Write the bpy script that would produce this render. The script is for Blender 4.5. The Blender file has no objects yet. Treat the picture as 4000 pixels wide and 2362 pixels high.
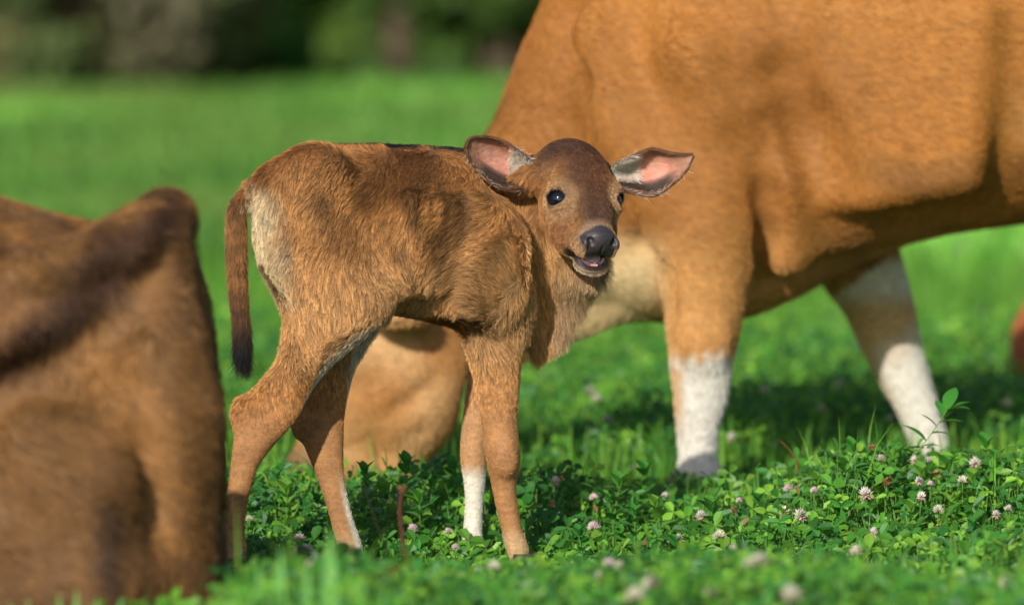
import bpy, math, random
import numpy as np
from mathutils import Vector, Matrix

# ------------------------------------------------------------------ camera, sky, sun, exposure
scene = bpy.context.scene
COL = scene.collection
rng = np.random.default_rng(7)
random.seed(7)

CAM_D, CAM_H, F = 9.26, 1.0, 200.0 / 36.0 * 4000.0      # metres behind the calf, eye height, focal length in photo pixels
PITCH = math.atan((1181 + 150) / F)
cam_data = bpy.data.cameras.new('camera')
cam_data.lens = 200.0
cam_data.sensor_width = 36.0
cam_data.clip_start = 0.1
cam_data.clip_end = 2000.0
cam_data.dof.use_dof = True
cam_data.dof.focus_distance = CAM_D - 0.12
cam_data.dof.aperture_fstop = 2.8
cam = bpy.data.objects.new('camera', cam_data)
COL.objects.link(cam)
cam.location = (0, -CAM_D, CAM_H)
cam.rotation_euler = (math.pi / 2 - PITCH, 0, 0)
scene.camera = cam

SUN_EL, SUN_AZ = math.radians(27), math.radians(22)      # light travels away from the camera and to the right
L = Vector((math.sin(SUN_AZ) * math.cos(SUN_EL), math.cos(SUN_AZ) * math.cos(SUN_EL), -math.sin(SUN_EL)))
world = bpy.data.worlds.new('World')
scene.world = world
world.use_nodes = True
wn = world.node_tree
sky = wn.nodes.new('ShaderNodeTexSky')
sky.sky_type = 'NISHITA'
sky.sun_disc = False
sky.sun_elevation = SUN_EL
sky.sun_rotation = math.radians(180) + SUN_AZ
wn.links.new(sky.outputs[0], wn.nodes['Background'].inputs[0])
wn.nodes['Background'].inputs[1].default_value = 0.12
sun_data = bpy.data.lights.new('sun', 'SUN')
sun_data.energy = 5.0
sun_data.angle = math.radians(0.53)
sun_data.color = (1.0, 0.96, 0.90)
sun = bpy.data.objects.new('sun', sun_data)
COL.objects.link(sun)
sun.rotation_euler = L.to_track_quat('-Z', 'Y').to_euler()
scene.view_settings.view_transform = 'Standard'
scene.view_settings.look = 'None'
scene.view_settings.exposure = 0.0
scene.view_settings.gamma = 1.0
scene.view_settings.use_curve_mapping = False
scene.render.engine = 'CYCLES'
scene.cycles.use_denoising = True
scene.cycles.max_bounces = 4
scene.cycles.diffuse_bounces = 3
scene.cycles.transparent_max_bounces = 6

# ------------------------------------------------------------------ helpers
_cp, _sp = math.cos(PITCH), math.sin(PITCH)


def at(px, py, Y):
    """photo pixel + depth plane Y -> world point"""
    dx, dy, dz = px - 2000.0, F * _cp + (1181.0 - py) * _sp, -F * _sp + (1181.0 - py) * _cp
    t = (Y + CAM_D) / dy
    return np.array([dx * t, Y, CAM_H + dz * t])


def srgb(r, g, b):
    c = np.array([r, g, b], float) / 255.0
    return np.where(c <= 0.04045, c / 12.92, ((c + 0.055) / 1.055) ** 2.4)


_lat = np.random.default_rng(3).random((8, 32, 32, 32)).astype(np.float32)


_NR = np.array(Matrix.Rotation(0.7, 3, 'X') @ Matrix.Rotation(0.5, 3, 'Y') @ Matrix.Rotation(0.9, 3, 'Z'))   # keeps the noise lattice off the axes


def vnoise(P, freq, seed=0):
    """smooth value noise 0..1 at points (N,3)"""
    q = (np.asarray(P, np.float64) @ _NR) * freq + seed * 7.31
    i = np.floor(q).astype(np.int64)
    f = q - i
    f = f * f * (3 - 2 * f)
    i0, i1 = i % 32, (i + 1) % 32
    T = _lat[seed % 8]
    r = 0
    for a, wa in ((i0[:, 0], 1 - f[:, 0]), (i1[:, 0], f[:, 0])):
        for b, wb in ((i0[:, 1], 1 - f[:, 1]), (i1[:, 1], f[:, 1])):
            for c, wc in ((i0[:, 2], 1 - f[:, 2]), (i1[:, 2], f[:, 2])):
                r = r + T[a, b, c] * (wa * wb * wc)
    return r


def vnoise3(P, freq, seed=0):
    return np.stack([vnoise(P, freq, seed), vnoise(P, freq, seed + 1), vnoise(P, freq, seed + 2)], 1) * 2 - 1


def sstep(x, a, b):
    t = np.clip((x - a) / (b - a), 0, 1)
    return t * t * (3 - 2 * t)


def mixc(a, b, t):
    return a * (1 - t[:, None]) + b * t[:, None]


def unit(v):
    v = np.asarray(v, float)
    return v / np.maximum(np.linalg.norm(v, axis=-1, keepdims=True), 1e-9)


def empty(name, loc):
    o = bpy.data.objects.new(name, None)
    o.empty_display_size = 0.1
    o.location = tuple(float(c) for c in loc)
    COL.objects.link(o)
    return o


def tag(o, label=None, cat=None, group=None, kind=None):
    if label: o['label'] = label
    if cat: o['category'] = cat
    if group: o['group'] = group
    if kind: o['kind'] = kind
    return o


def mesh_np(name, V, tris=None, quads=None, col=None, mat=None, parent=None, origin=(0, 0, 0), smooth=True, attr=None):
    V = np.asarray(V, np.float32) - np.asarray(origin, np.float32)
    me = bpy.data.meshes.new(name)
    loops, sizes = [], []
    if tris is not None and len(tris):
        loops.append(np.asarray(tris, np.int32).ravel()); sizes.append(np.full(len(tris), 3, np.int32))
    if quads is not None and len(quads):
        loops.append(np.asarray(quads, np.int32).ravel()); sizes.append(np.full(len(quads), 4, np.int32))
    loops, sizes = np.concatenate(loops), np.concatenate(sizes)
    me.vertices.add(len(V)); me.loops.add(len(loops)); me.polygons.add(len(sizes))
    me.vertices.foreach_set('co', V.ravel())
    me.loops.foreach_set('vertex_index', loops)
    st = np.zeros(len(sizes), np.int32); st[1:] = np.cumsum(sizes)[:-1]
    me.polygons.foreach_set('loop_start', st)
    me.polygons.foreach_set('use_smooth', np.full(len(sizes), smooth))
    me.update(calc_edges=True)
    if col is not None:
        a = me.attributes.new('col', 'FLOAT_COLOR', 'POINT')
        c4 = np.ones((len(V), 4), np.float32); c4[:, :3] = col
        a.data.foreach_set('color', c4.ravel())
    if attr:
        for k, v in attr.items():
            a = me.attributes.new(k, 'FLOAT', 'POINT'); a.data.foreach_set('value', np.asarray(v, np.float32))
    o = bpy.data.objects.new(name, me)
    COL.objects.link(o)
    if mat: me.materials.append(mat)
    if parent: o.parent = parent
    return o


# ------------------------------------------------------------------ materials
def new_mat(name):
    m = bpy.data.materials.new(name); m.use_nodes = True
    nt = m.node_tree
    return m, nt, nt.nodes['Principled BSDF'], nt.nodes['Material Output']


def leaf_material(name, trans=0.35, rough=0.45, gain=1.0):
    m, nt, b, out = new_mat(name)
    a = nt.nodes.new('ShaderNodeAttribute'); a.attribute_name = 'col'
    nt.links.new(a.outputs['Color'], b.inputs['Base Color'])
    b.inputs['Roughness'].default_value = rough
    b.inputs['Specular IOR Level'].default_value = 0.35
    t = nt.nodes.new('ShaderNodeBsdfTranslucent')
    hs = nt.nodes.new('ShaderNodeHueSaturation'); hs.inputs['Value'].default_value = 1.25; hs.inputs['Hue'].default_value = 0.485
    nt.links.new(a.outputs['Color'], hs.inputs['Color']); nt.links.new(hs.outputs[0], t.inputs[0])
    mx = nt.nodes.new('ShaderNodeMixShader'); mx.inputs[0].default_value = trans
    nt.links.new(b.outputs[0], mx.inputs[1]); nt.links.new(t.outputs[0], mx.inputs[2]); nt.links.new(mx.outputs[0], out.inputs[0])
    return m


def coat_material(name, bump=0.3, scale=160.0):
    """hide under the hair: colour from the coat pattern, gloss only where 'wet'"""
    m, nt, b, out = new_mat(name)
    a = nt.nodes.new('ShaderNodeAttribute'); a.attribute_name = 'col'
    n = nt.nodes.new('ShaderNodeTexNoise'); n.inputs['Scale'].default_value = scale; n.inputs['Detail'].default_value = 6
    tc = nt.nodes.new('ShaderNodeTexCoord'); mp = nt.nodes.new('ShaderNodeMapping'); mp.inputs['Scale'].default_value = (0.35, 1, 1)
    nt.links.new(tc.outputs['Object'], mp.inputs[0]); nt.links.new(mp.outputs[0], n.inputs['Vector'])
    mr = nt.nodes.new('ShaderNodeMapRange'); mr.inputs[1].default_value = 0.3; mr.inputs[2].default_value = 0.7
    mr.inputs[3].default_value = 0.75; mr.inputs[4].default_value = 1.15
    nt.links.new(n.outputs[0], mr.inputs[0])
    vm = nt.nodes.new('ShaderNodeVectorMath'); vm.operation = 'SCALE'
    nt.links.new(a.outputs['Color'], vm.inputs[0]); nt.links.new(mr.outputs[0], vm.inputs['Scale'])
    nt.links.new(vm.outputs[0], b.inputs['Base Color'])
    w = nt.nodes.new('ShaderNodeAttribute'); w.attribute_name = 'wet'
    rr = nt.nodes.new('ShaderNodeMapRange'); rr.inputs[3].default_value = 0.75; rr.inputs[4].default_value = 0.47
    nt.links.new(w.outputs['Fac'], rr.inputs[0]); nt.links.new(rr.outputs[0], b.inputs['Roughness'])
    b.inputs['Specular IOR Level'].default_value = 0.4
    bp = nt.nodes.new('ShaderNodeBump'); bp.inputs['Strength'].default_value = bump; bp.inputs['Distance'].default_value = 0.004
    nt.links.new(n.outputs[0], bp.inputs['Height']); nt.links.new(bp.outputs[0], b.inputs['Normal'])
    return m


def fur_material(name):
    """strands: darker at the root, soft sheen"""
    m, nt, b, out = new_mat(name)
    a = nt.nodes.new('ShaderNodeAttribute'); a.attribute_name = 'col'
    hi = nt.nodes.new('ShaderNodeHairInfo')
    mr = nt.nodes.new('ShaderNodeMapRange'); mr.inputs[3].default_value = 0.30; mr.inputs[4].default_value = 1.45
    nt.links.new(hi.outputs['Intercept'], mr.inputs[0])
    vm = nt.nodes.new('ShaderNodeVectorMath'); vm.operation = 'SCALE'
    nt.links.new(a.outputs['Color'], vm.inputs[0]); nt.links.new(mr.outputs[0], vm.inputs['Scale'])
    nt.links.new(vm.outputs[0], b.inputs['Base Color'])
    b.inputs['Roughness'].default_value = 0.5
    b.inputs['Specular IOR Level'].default_value = 0.25
    return m


def plain_mat(name, color, rough=0.6, spec=0.4, noise=0.25, scale=60.0):
    m, nt, b, out = new_mat(name)
    n = nt.nodes.new('ShaderNodeTexNoise'); n.inputs['Scale'].default_value = scale; n.inputs['Detail'].default_value = 4
    tc = nt.nodes.new('ShaderNodeTexCoord'); nt.links.new(tc.outputs['Object'], n.inputs['Vector'])
    mr = nt.nodes.new('ShaderNodeMapRange'); mr.inputs[3].default_value = 1 - noise; mr.inputs[4].default_value = 1 + noise
    nt.links.new(n.outputs[0], mr.inputs[0])
    vm = nt.nodes.new('ShaderNodeVectorMath'); vm.operation = 'SCALE'; vm.inputs[0].default_value = tuple(color)
    nt.links.new(mr.outputs[0], vm.inputs['Scale']); nt.links.new(vm.outputs[0], b.inputs['Base Color'])
    b.inputs['Roughness'].default_value = rough; b.inputs['Specular IOR Level'].default_value = spec
    return m


M_LEAF = leaf_material('clover_leaf')
M_GRASS = leaf_material('grass_blade', trans=0.4)
M_TREE = leaf_material('tree_leaf', trans=0.2, rough=0.6)
M_PETAL = leaf_material('petal', trans=0.3, rough=0.6)
M_COAT = coat_material('calf_hide')
M_COWHIDE = coat_material('cow_hide', bump=0.5, scale=110.0)
M_FUR = fur_material('hair')
M_BARK = plain_mat('bark', srgb(84, 70, 56), 0.9, 0.2, 0.5, 12)
M_HOOF = plain_mat('hoof_horn', srgb(58, 50, 44), 0.5)
M_TONGUE = plain_mat('tongue', srgb(198, 160, 172), 0.5, 0.3, 0.12, 120)
M_GUM = plain_mat('gum', srgb(226, 160, 158), 0.25, 0.5, 0.12, 120)
M_EYE, _nt, _b, _o = new_mat('eyeball')
_b.inputs['Base Color'].default_value = (0.006, 0.007, 0.012, 1); _b.inputs['Roughness'].default_value = 0.06
_b.inputs['Specular IOR Level'].default_value = 0.6

# ------------------------------------------------------------------ ground, the field out to the horizon
def ground_z(x, y):
    P = np.stack([np.asarray(x, float), np.asarray(y, float), np.zeros_like(np.asarray(x, float))], 1)
    r = np.hypot(P[:, 0], P[:, 1])
    return (vnoise(P, 0.9, 1) - 0.5) * 0.03 + (vnoise(P, 0.11, 2) - 0.5) * 0.25 * sstep(r, 6, 40)


gx = np.concatenate([-np.geomspace(900, 3, 40), np.linspace(-2.8, 2.8, 57), np.geomspace(3, 900, 40)])
gy = np.concatenate([-np.geomspace(900, 12, 16), np.linspace(-11, 6, 120), np.geomspace(6.2, 1200, 70)])
GX, GY = np.meshgrid(gx, gy, indexing='ij')
GV = np.stack([GX.ravel(), GY.ravel(), ground_z(GX.ravel(), GY.ravel())], 1)
ii = np.arange(len(gx) * len(gy)).reshape(len(gx), len(gy))
GQ = np.stack([ii[:-1, :-1], ii[1:, :-1], ii[1:, 1:], ii[:-1, 1:]], -1).reshape(-1, 4)
M_GROUND, nt, b, out = new_mat('meadow_ground')
tc = nt.nodes.new('ShaderNodeTexCoord')
n1 = nt.nodes.new('ShaderNodeTexNoise'); n1.inputs['Scale'].default_value = 0.55; n1.inputs['Detail'].default_value = 5
n2 = nt.nodes.new('ShaderNodeTexNoise'); n2.inputs['Scale'].default_value = 22; n2.inputs['Detail'].default_value = 6
for n in (n1, n2): nt.links.new(tc.outputs['Object'], n.inputs['Vector'])
cr = nt.nodes.new('ShaderNodeValToRGB')
e = cr.color_ramp.elements
e[0].position, e[1].position = 0.36, 0.64
e[0].color = (*srgb(62, 112, 42), 1); e[1].color = (*srgb(124, 160, 68), 1)
nt.links.new(n1.outputs[0], cr.inputs[0])
mr = nt.nodes.new('ShaderNodeMapRange'); mr.inputs[3].default_value = 0.55; mr.inputs[4].default_value = 1.35
nt.links.new(n2.outputs[0], mr.inputs[0])
vm = nt.nodes.new('ShaderNodeVectorMath'); vm.operation = 'SCALE'
nt.links.new(cr.outputs[0], vm.inputs[0]); nt.links.new(mr.outputs[0], vm.inputs['Scale']); nt.links.new(vm.outputs[0], b.inputs['Base Color'])
b.inputs['Roughness'].default_value = 0.9
bp = nt.nodes.new('ShaderNodeBump'); bp.inputs['Strength'].default_value = 1.0; bp.inputs['Distance'].default_value = 0.05
nt.links.new(n2.outputs[0], bp.inputs['Height']); nt.links.new(bp.outputs[0], b.inputs['Normal'])
g = mesh_np('ground', GV, quads=GQ, mat=M_GROUND); g['kind'] = 'structure'

# ------------------------------------------------------------------ trees and shrubs at the far edge of the field
def cone_tube(pts, radii, nseg=8):
    pts = np.asarray(pts, float); V, Q = [], []
    for k, p in enumerate(pts):
        d = unit(pts[min(k + 1, len(pts) - 1)] - pts[max(k - 1, 0)])
        a = np.array([1, 0, 0]) if abs(d[0]) < 0.8 else np.array([0, 1, 0])
        u = unit(np.cross(d, a)); w = np.cross(d, u)
        for s in range(nseg):
            th = 2 * math.pi * s / nseg
            V.append(p + radii[k] * (math.cos(th) * u + math.sin(th) * w))
    for k in range(len(pts) - 1):
        for s in range(nseg):
            s2 = (s + 1) % nseg
            Q.append((k * nseg + s, k * nseg + s2, (k + 1) * nseg + s2, (k + 1) * nseg + s))
    Q.append(tuple(range(nseg))[::-1] if nseg == 4 else (0, 1, 2, 3))
    return np.array(V), np.array(Q)


def cat_mesh(parts):
    V, Q, off = [], [], 0
    for v, q in parts:
        V.append(v); Q.append(q + off); off += len(v)
    return np.concatenate(V), np.concatenate(Q)


def leaf_cards(C, size, r):
    """one small folded diamond leaf per centre"""
    n = len(C)
    d = unit(r.normal(size=(n, 3))); u = unit(np.cross(d, r.normal(size=(n, 3)))); w = np.cross(d, u)
    s = size * r.uniform(0.6, 1.4, (n, 1))
    V = np.stack([C - d * s, C + u * s * 0.5 + w * s * 0.12, C + d * s, C - u * s * 0.5 + w * s * 0.12], 1).reshape(-1, 3)
    k = np.arange(n)[:, None] * 4
    T = np.concatenate([k + [0, 1, 2], k + [0, 2, 3]])
    return V, T


def tree(x, y, h, rad, low, cols, name, label, cat, group, seed, n=6000, leaf=0.095):
    r = np.random.default_rng(seed)
    root = empty(name, (x, y, 0)); tag(root, label, cat, group)
    th = h * 0.62
    parts = [cone_tube([(0, 0, -0.1), (r.normal() * .1, r.normal() * .1, th * .5), (r.normal() * .25, r.normal() * .25, th)],
                       [0.04 * h, 0.028 * h, 0.01 * h])]
    for k in range(7):
        z0 = th * r.uniform(0.12, 0.8); a = r.uniform(0, 6.28); ln = rad * r.uniform(0.5, 0.9)
        parts.append(cone_tube([(0, 0, z0), (math.cos(a) * ln * .5, math.sin(a) * ln * .5, z0 + ln * .3), (math.cos(a) * ln, math.sin(a) * ln, z0 + ln * .55)],
                               [0.012 * h, 0.008 * h, 0.003 * h], 5))
    V, Q = cat_mesh(parts)
    mesh_np('trunk', V, quads=Q, mat=M_BARK, parent=root)
    # crown: many leaf clumps scattered through an uneven volume that reaches down to 'low'
    nc = 55
    c = unit(r.normal(size=(nc, 3))) * (r.random((nc, 1)) ** 0.4) * np.array([rad, rad, (h - low) * 0.5])
    c[:, 2] += low + (h - low) * 0.5
    if low < 0.5 and h < 4:
        zz = r.random(nc) ** 1.4
        an = r.uniform(0, 6.283, nc); rr_ = rad * np.sqrt(1 - zz ** 2) * np.sqrt(r.random(nc))
        c = np.stack([rr_ * np.cos(an), rr_ * np.sin(an), low + zz * (h - low)], 1)
    cs = rad * r.uniform(0.14, 0.34, nc)
    idx = r.integers(0, nc, n)
    P = c[idx] + unit(r.normal(size=(n, 3))) * (r.random((n, 1)) ** 0.5) * cs[idx][:, None]
    P[:, 2] = np.maximum(P[:, 2], 0.03)
    LV, LT = leaf_cards(P, leaf, r)
    tone = r.choice(len(cols), nc)
    lc = np.array(cols)[tone[idx]] * r.uniform(0.6, 1.35, (n, 1))
    mesh_np('crown', LV, tris=LT, col=np.repeat(lc, 4, 0), mat=M_TREE, parent=root, smooth=False)
    return root


GREEN = [srgb(74, 120, 44), srgb(92, 134, 50), srgb(58, 102, 40)]
YGREEN = [srgb(108, 126, 52), srgb(90, 116, 46), srgb(76, 104, 42)]
DRY = [srgb(112, 114, 70), srgb(100, 104, 62), srgb(90, 106, 56), srgb(106, 100, 74)]
DARK = [srgb(56, 86, 42), srgb(46, 72, 38), srgb(66, 92, 50)]
far = [  # photo column, distance beyond the calf, height, radius, lowest leaves, tones
    (330, 34, 2.6, 1.15, 0.05, DRY, 'dry_shrub', 'broad olive brown half dry shrub beyond the lying cow', 'shrub', None),
    (700, 35, 2.2, 0.75, 0.03, DRY, 'dry_shrub', 'narrower olive brown shrub beside the broad half dry one', 'shrub', None),
    (-150, 35.5, 2.4, 0.8, 0.05, DRY, 'dry_shrub', 'half dry shrub standing at an end of the shrub row', 'shrub', 'shrubs at the ends of the row'),
    (1010, 36, 2.3, 0.75, 0.18, GREEN, 'green_shrub', 'fresh green shrub next to the narrower olive brown shrub', 'shrub', None),
    (1290, 37, 2.8, 0.8, 0.3, GREEN, 'green_shrub', 'fresh green shrub between another green one and a yellowish one', 'shrub', None),
    (1560, 36, 3.0, 0.9, 0.35, YGREEN, 'yellow_green_shrub', 'yellowish green loose shrub beyond the calf\'s back', 'shrub', None),
    (1830, 37, 2.6, 0.7, 0.45, YGREEN, 'yellow_green_shrub', 'yellowish green loose shrub beside the grazing cow\'s neck', 'shrub', None),
    (2600, 36, 3.0, 1.0, 0.1, GREEN, 'green_shrub', 'fresh green shrub behind the grazing cow\'s shoulder', 'shrub', None),
    (3400, 37, 3.2, 1.2, 0.1, YGREEN, 'yellow_green_shrub', 'yellowish green shrub behind the grazing cow\'s ribs', 'shrub', None),
    (4300, 36, 2.8, 1.1, 0.1, DRY, 'dry_shrub', 'half dry shrub standing at an end of the shrub row', 'shrub', 'shrubs at the ends of the row'),
]
for k, (px, Y, h, rad, low, cols, nm, lb, ct, gp) in enumerate(far):
    tree((px - 2000) / F * (Y + CAM_D), Y, h, rad, low, cols, nm, lb, ct, gp, 100 + k)
for k in range(13):
    px = -2100 + k * 680
    Y = 42 + (k % 3) * 2.0
    tree((px - 2000) / F * (Y + CAM_D), Y, 7.5 + (k * 37 % 5) * 0.5, 2.3, 0.0, DARK, 'dark_tree', 'tall dark green tree in the row behind the shrubs', 'tree',
         'dark trees behind the shrubs', 200 + k, n=7000, leaf=0.13)

# ------------------------------------------------------------------ implicit modelling: smooth unions meshed by surface nets
def cub(ts, vs, t):
    """smooth interpolation through stations (rows sorted by ts)"""
    ts = np.asarray(ts, float); vs = np.asarray(vs, float)
    m = np.gradient(vs, ts)
    t = np.clip(t, ts[0], ts[-1])
    k = np.clip(np.searchsorted(ts, t, 'right') - 1, 0, len(ts) - 2)
    h = ts[k + 1] - ts[k]; s = (t - ts[k]) / h
    return ((2 * s**3 - 3 * s**2 + 1) * vs[k] + (s**3 - 2 * s**2 + s) * h * m[k]
            + (-2 * s**3 + 3 * s**2) * vs[k + 1] + (s**3 - s**2) * h * m[k + 1])


class Field:
    def __init__(s, xs, ys, zs):
        s.ax = [np.asarray(a, np.float32) for a in (xs, ys, zs)]
        s.D = np.full([len(a) for a in s.ax], 1.0, np.float32)

    def box(s, lo, hi):
        sl, ar = [], []
        for k in range(3):
            a, b = np.searchsorted(s.ax[k], lo[k]), np.searchsorted(s.ax[k], hi[k])
            sl.append(slice(max(a - 1, 0), min(b + 1, len(s.ax[k]))))
            sh = [1, 1, 1]; sh[k] = -1
            ar.append(s.ax[k][sl[k]].reshape(sh))
        return tuple(sl), ar

    def put(s, fn, lo, hi, k=0.02, sub=False, ap=None):
        m = max(k, 0.01) * 1.5 + 0.03
        sl, ar = s.box(np.asarray(lo) - m, np.asarray(hi) + m)
        d = fn(*ar).astype(np.float32)
        a = s.D[sl]
        if sub:
            h = np.maximum(k - np.abs(a + d), 0) / k
            s.D[sl] = np.maximum(a, -d) + h * h * k * 0.25
        else:
            h = np.maximum(k - np.abs(a - d), 0) / k
            s.D[sl] = np.minimum(a, d) - h * h * k * 0.25

    def loft(s, axis, t, c1, c2, r1, r2, k=0.02, p=2.0):
        """elliptical sections along one axis (0=x sections in y,z; 2=z sections in x,y)"""
        o = [i for i in range(3) if i != axis]
        t = np.asarray(t, float); od = np.argsort(t)
        t, c1, c2, r1, r2 = t[od], *[np.asarray(q, float)[od] for q in (c1, c2, r1, r2)]
        lo, hi = np.zeros(3), np.zeros(3)
        lo[axis], hi[axis] = t[0], t[-1]
        lo[o[0]], hi[o[0]] = (c1 - r1).min(), (c1 + r1).max()
        lo[o[1]], hi[o[1]] = (c2 - r2).min(), (c2 + r2).max()

        def fn(*ar):
            T, A, B = ar[axis], ar[o[0]], ar[o[1]]
            tt = T.ravel()
            sh = T.shape
            C1, C2, R1, R2 = [cub(t, q, tt).reshape(sh) for q in (c1, c2, r1, r2)]
            R1, R2 = np.maximum(R1, 0.003), np.maximum(R2, 0.003)
            a, b = A - C1, B - C2
            if p == 2.0:
                q = np.sqrt((a / R1)**2 + (b / R2)**2)
            else:
                q = (np.abs(a / R1)**p + np.abs(b / R2)**p)**(1 / p)
            m = np.sqrt(a * a + b * b)
            d = (q - 1) * (m + 1e-4) / (q + 1e-4 / np.minimum(R1, R2))
            e = np.maximum(np.maximum(t[0] - T, T - t[-1]), 0)
            return np.where(e > 0, np.sqrt(np.maximum(d, 0)**2 + e * e), d)
        s.put(fn, lo, hi, k)

    def ell(s, c, r, R=None, k=0.02, sub=False):
        c = np.asarray(c, float); r = np.asarray(r, float)
        R = np.eye(3) if R is None else np.asarray(R, float)      # columns = local axes
        m = np.abs(R) @ r

        def fn(X, Y, Z):
            x, y, z = X - c[0], Y - c[1], Z - c[2]
            l = [x * R[0, j] + y * R[1, j] + z * R[2, j] for j in range(3)]
            q = np.sqrt((l[0] / r[0])**2 + (l[1] / r[1])**2 + (l[2] / r[2])**2)
            mm = np.sqrt(x * x + y * y + z * z)
            return (q - 1) * (mm + 1e-4) / (q + 1e-4 / r.min())
        s.put(fn, c - m, c + m, k, sub)

    def cone(s, p0, r0, p1, r1, k=0.02, sy=1.0, sub=False):
        """round cone, optionally thinned in y"""
        p0, p1 = np.asarray(p0, float), np.asarray(p1, float)
        lo = np.minimum(p0 - r0, p1 - r1); hi = np.maximum(p0 + r0, p1 + r1)
        d = p1 - p0; L2 = max(float(d @ d), 1e-9)

        def fn(X, Y, Z):
            x, y, z = X - p0[0], Y - p0[1], Z - p0[2]
            t = np.clip((x * d[0] + y * d[1] + z * d[2]) / L2, 0, 1)
            return np.sqrt((x - t * d[0])**2 + ((y - t * d[1]) / sy)**2 + (z - t * d[2])**2) - (r0 + (r1 - r0) * t)
        s.put(fn, lo, hi, k, sub)

    def chain(s, pts, rad, k=0.02, sy=1.0):
        for a in range(len(pts) - 1):
            s.cone(pts[a], rad[a], pts[a + 1], rad[a + 1], k, sy)

    def mesh(s):
        D = s.D; S = D < 0
        nx, ny, nz = D.shape
        cnt = np.zeros((nx - 1, ny - 1, nz - 1), np.uint8)
        for i in (0, 1):
            for j in (0, 1):
                for k in (0, 1):
                    cnt += S[i:nx - 1 + i, j:ny - 1 + j, k:nz - 1 + k]
        act = (cnt > 0) & (cnt < 8)
        ci, cj, ck = np.nonzero(act)
        idx = np.full(act.shape, -1, np.int32); idx[ci, cj, ck] = np.arange(len(ci))
        acc = np.zeros((len(ci), 3)); num = np.zeros(len(ci))
        base = np.stack([ci, cj, ck], 1)
        for axis in range(3):
            o = [a for a in range(3) if a != axis]
            for u in (0, 1):
                for v in (0, 1):
                    q = base.copy(); q[:, o[0]] += u; q[:, o[1]] += v
                    q2 = q.copy(); q2[:, axis] += 1
                    d0, d1 = D[q[:, 0], q[:, 1], q[:, 2]], D[q2[:, 0], q2[:, 1], q2[:, 2]]
                    m = (d0 < 0) != (d1 < 0)
                    f = np.where(m, d0 / np.where(m, d0 - d1, 1), 0)
                    P = np.stack([s.ax[a][q[:, a]] for a in range(3)], 1).astype(float)
                    P[:, axis] += f * (s.ax[axis][q2[:, axis]] - s.ax[axis][q[:, axis]])
                    acc += P * m[:, None]; num += m
        V = acc / num[:, None]
        quads = []
        for axis in range(3):
            o = [(axis + 1) % 3, (axis + 2) % 3]
            sa = [slice(None)] * 3; sb = [slice(None)] * 3
            sa[axis], sb[axis] = slice(0, -1), slice(1, None)
            a, b = S[tuple(sa)], S[tuple(sb)]
            m = a != b
            e = np.stack(np.nonzero(m), 1)
            e = e[(e[:, o[0]] > 0) & (e[:, o[1]] > 0) & (e[:, o[0]] < D.shape[o[0]] - 1) & (e[:, o[1]] < D.shape[o[1]] - 1)]
            ins = a[e[:, 0], e[:, 1], e[:, 2]]
            c = []
            for du, dv in ((1, 1), (0, 1), (0, 0), (1, 0)):
                q = e.copy(); q[:, o[0]] -= du; q[:, o[1]] -= dv
                c.append(idx[q[:, 0], q[:, 1], q[:, 2]])
            c = np.stack(c, 1)
            c[~ins] = c[~ins][:, ::-1]
            quads.append(c)
        return V, np.concatenate(quads)


def vert_normals(V, Q):
    a, b, c, d = V[Q[:, 0]], V[Q[:, 1]], V[Q[:, 2]], V[Q[:, 3]]
    n = np.cross(c - a, d - b)
    N = np.zeros_like(V)
    for k in range(4):
        np.add.at(N, Q[:, k], n)
    return unit(N)


def smooth_mesh(V, Q, it=2, lam=0.5):
    for _ in range(it):
        acc = np.zeros_like(V); cnt = np.zeros(len(V))
        for k in range(4):
            np.add.at(acc, Q[:, k], V[Q[:, (k + 1) % 4]]); np.add.at(acc, Q[:, k], V[Q[:, (k + 3) % 4]])
            np.add.at(cnt, Q[:, k], 2)
        V = V * (1 - lam) + lam * acc / cnt[:, None]
    return V


# ------------------------------------------------------------------ hair
def sample(V, Q, N, n, dens, r):
    T = np.concatenate([Q[:, [0, 1, 2]], Q[:, [0, 2, 3]]])
    a, b, c = V[T[:, 0]], V[T[:, 1]], V[T[:, 2]]
    w = np.linalg.norm(np.cross(b - a, c - a), axis=1) * dens[T].mean(1)
    cs = np.cumsum(w); cs /= cs[-1]
    t = np.searchsorted(cs, r.random(n))
    t = np.minimum(t, len(T) - 1)
    u, v = r.random(n), r.random(n)
    f = u + v > 1; u[f], v[f] = 1 - u[f], 1 - v[f]
    B = np.stack([1 - u - v, u, v], 1)
    tri = T[t]
    P = (V[tri] * B[:, :, None]).sum(1)
    return P, unit((N[tri] * B[:, :, None]).sum(1)), tri, B


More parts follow.
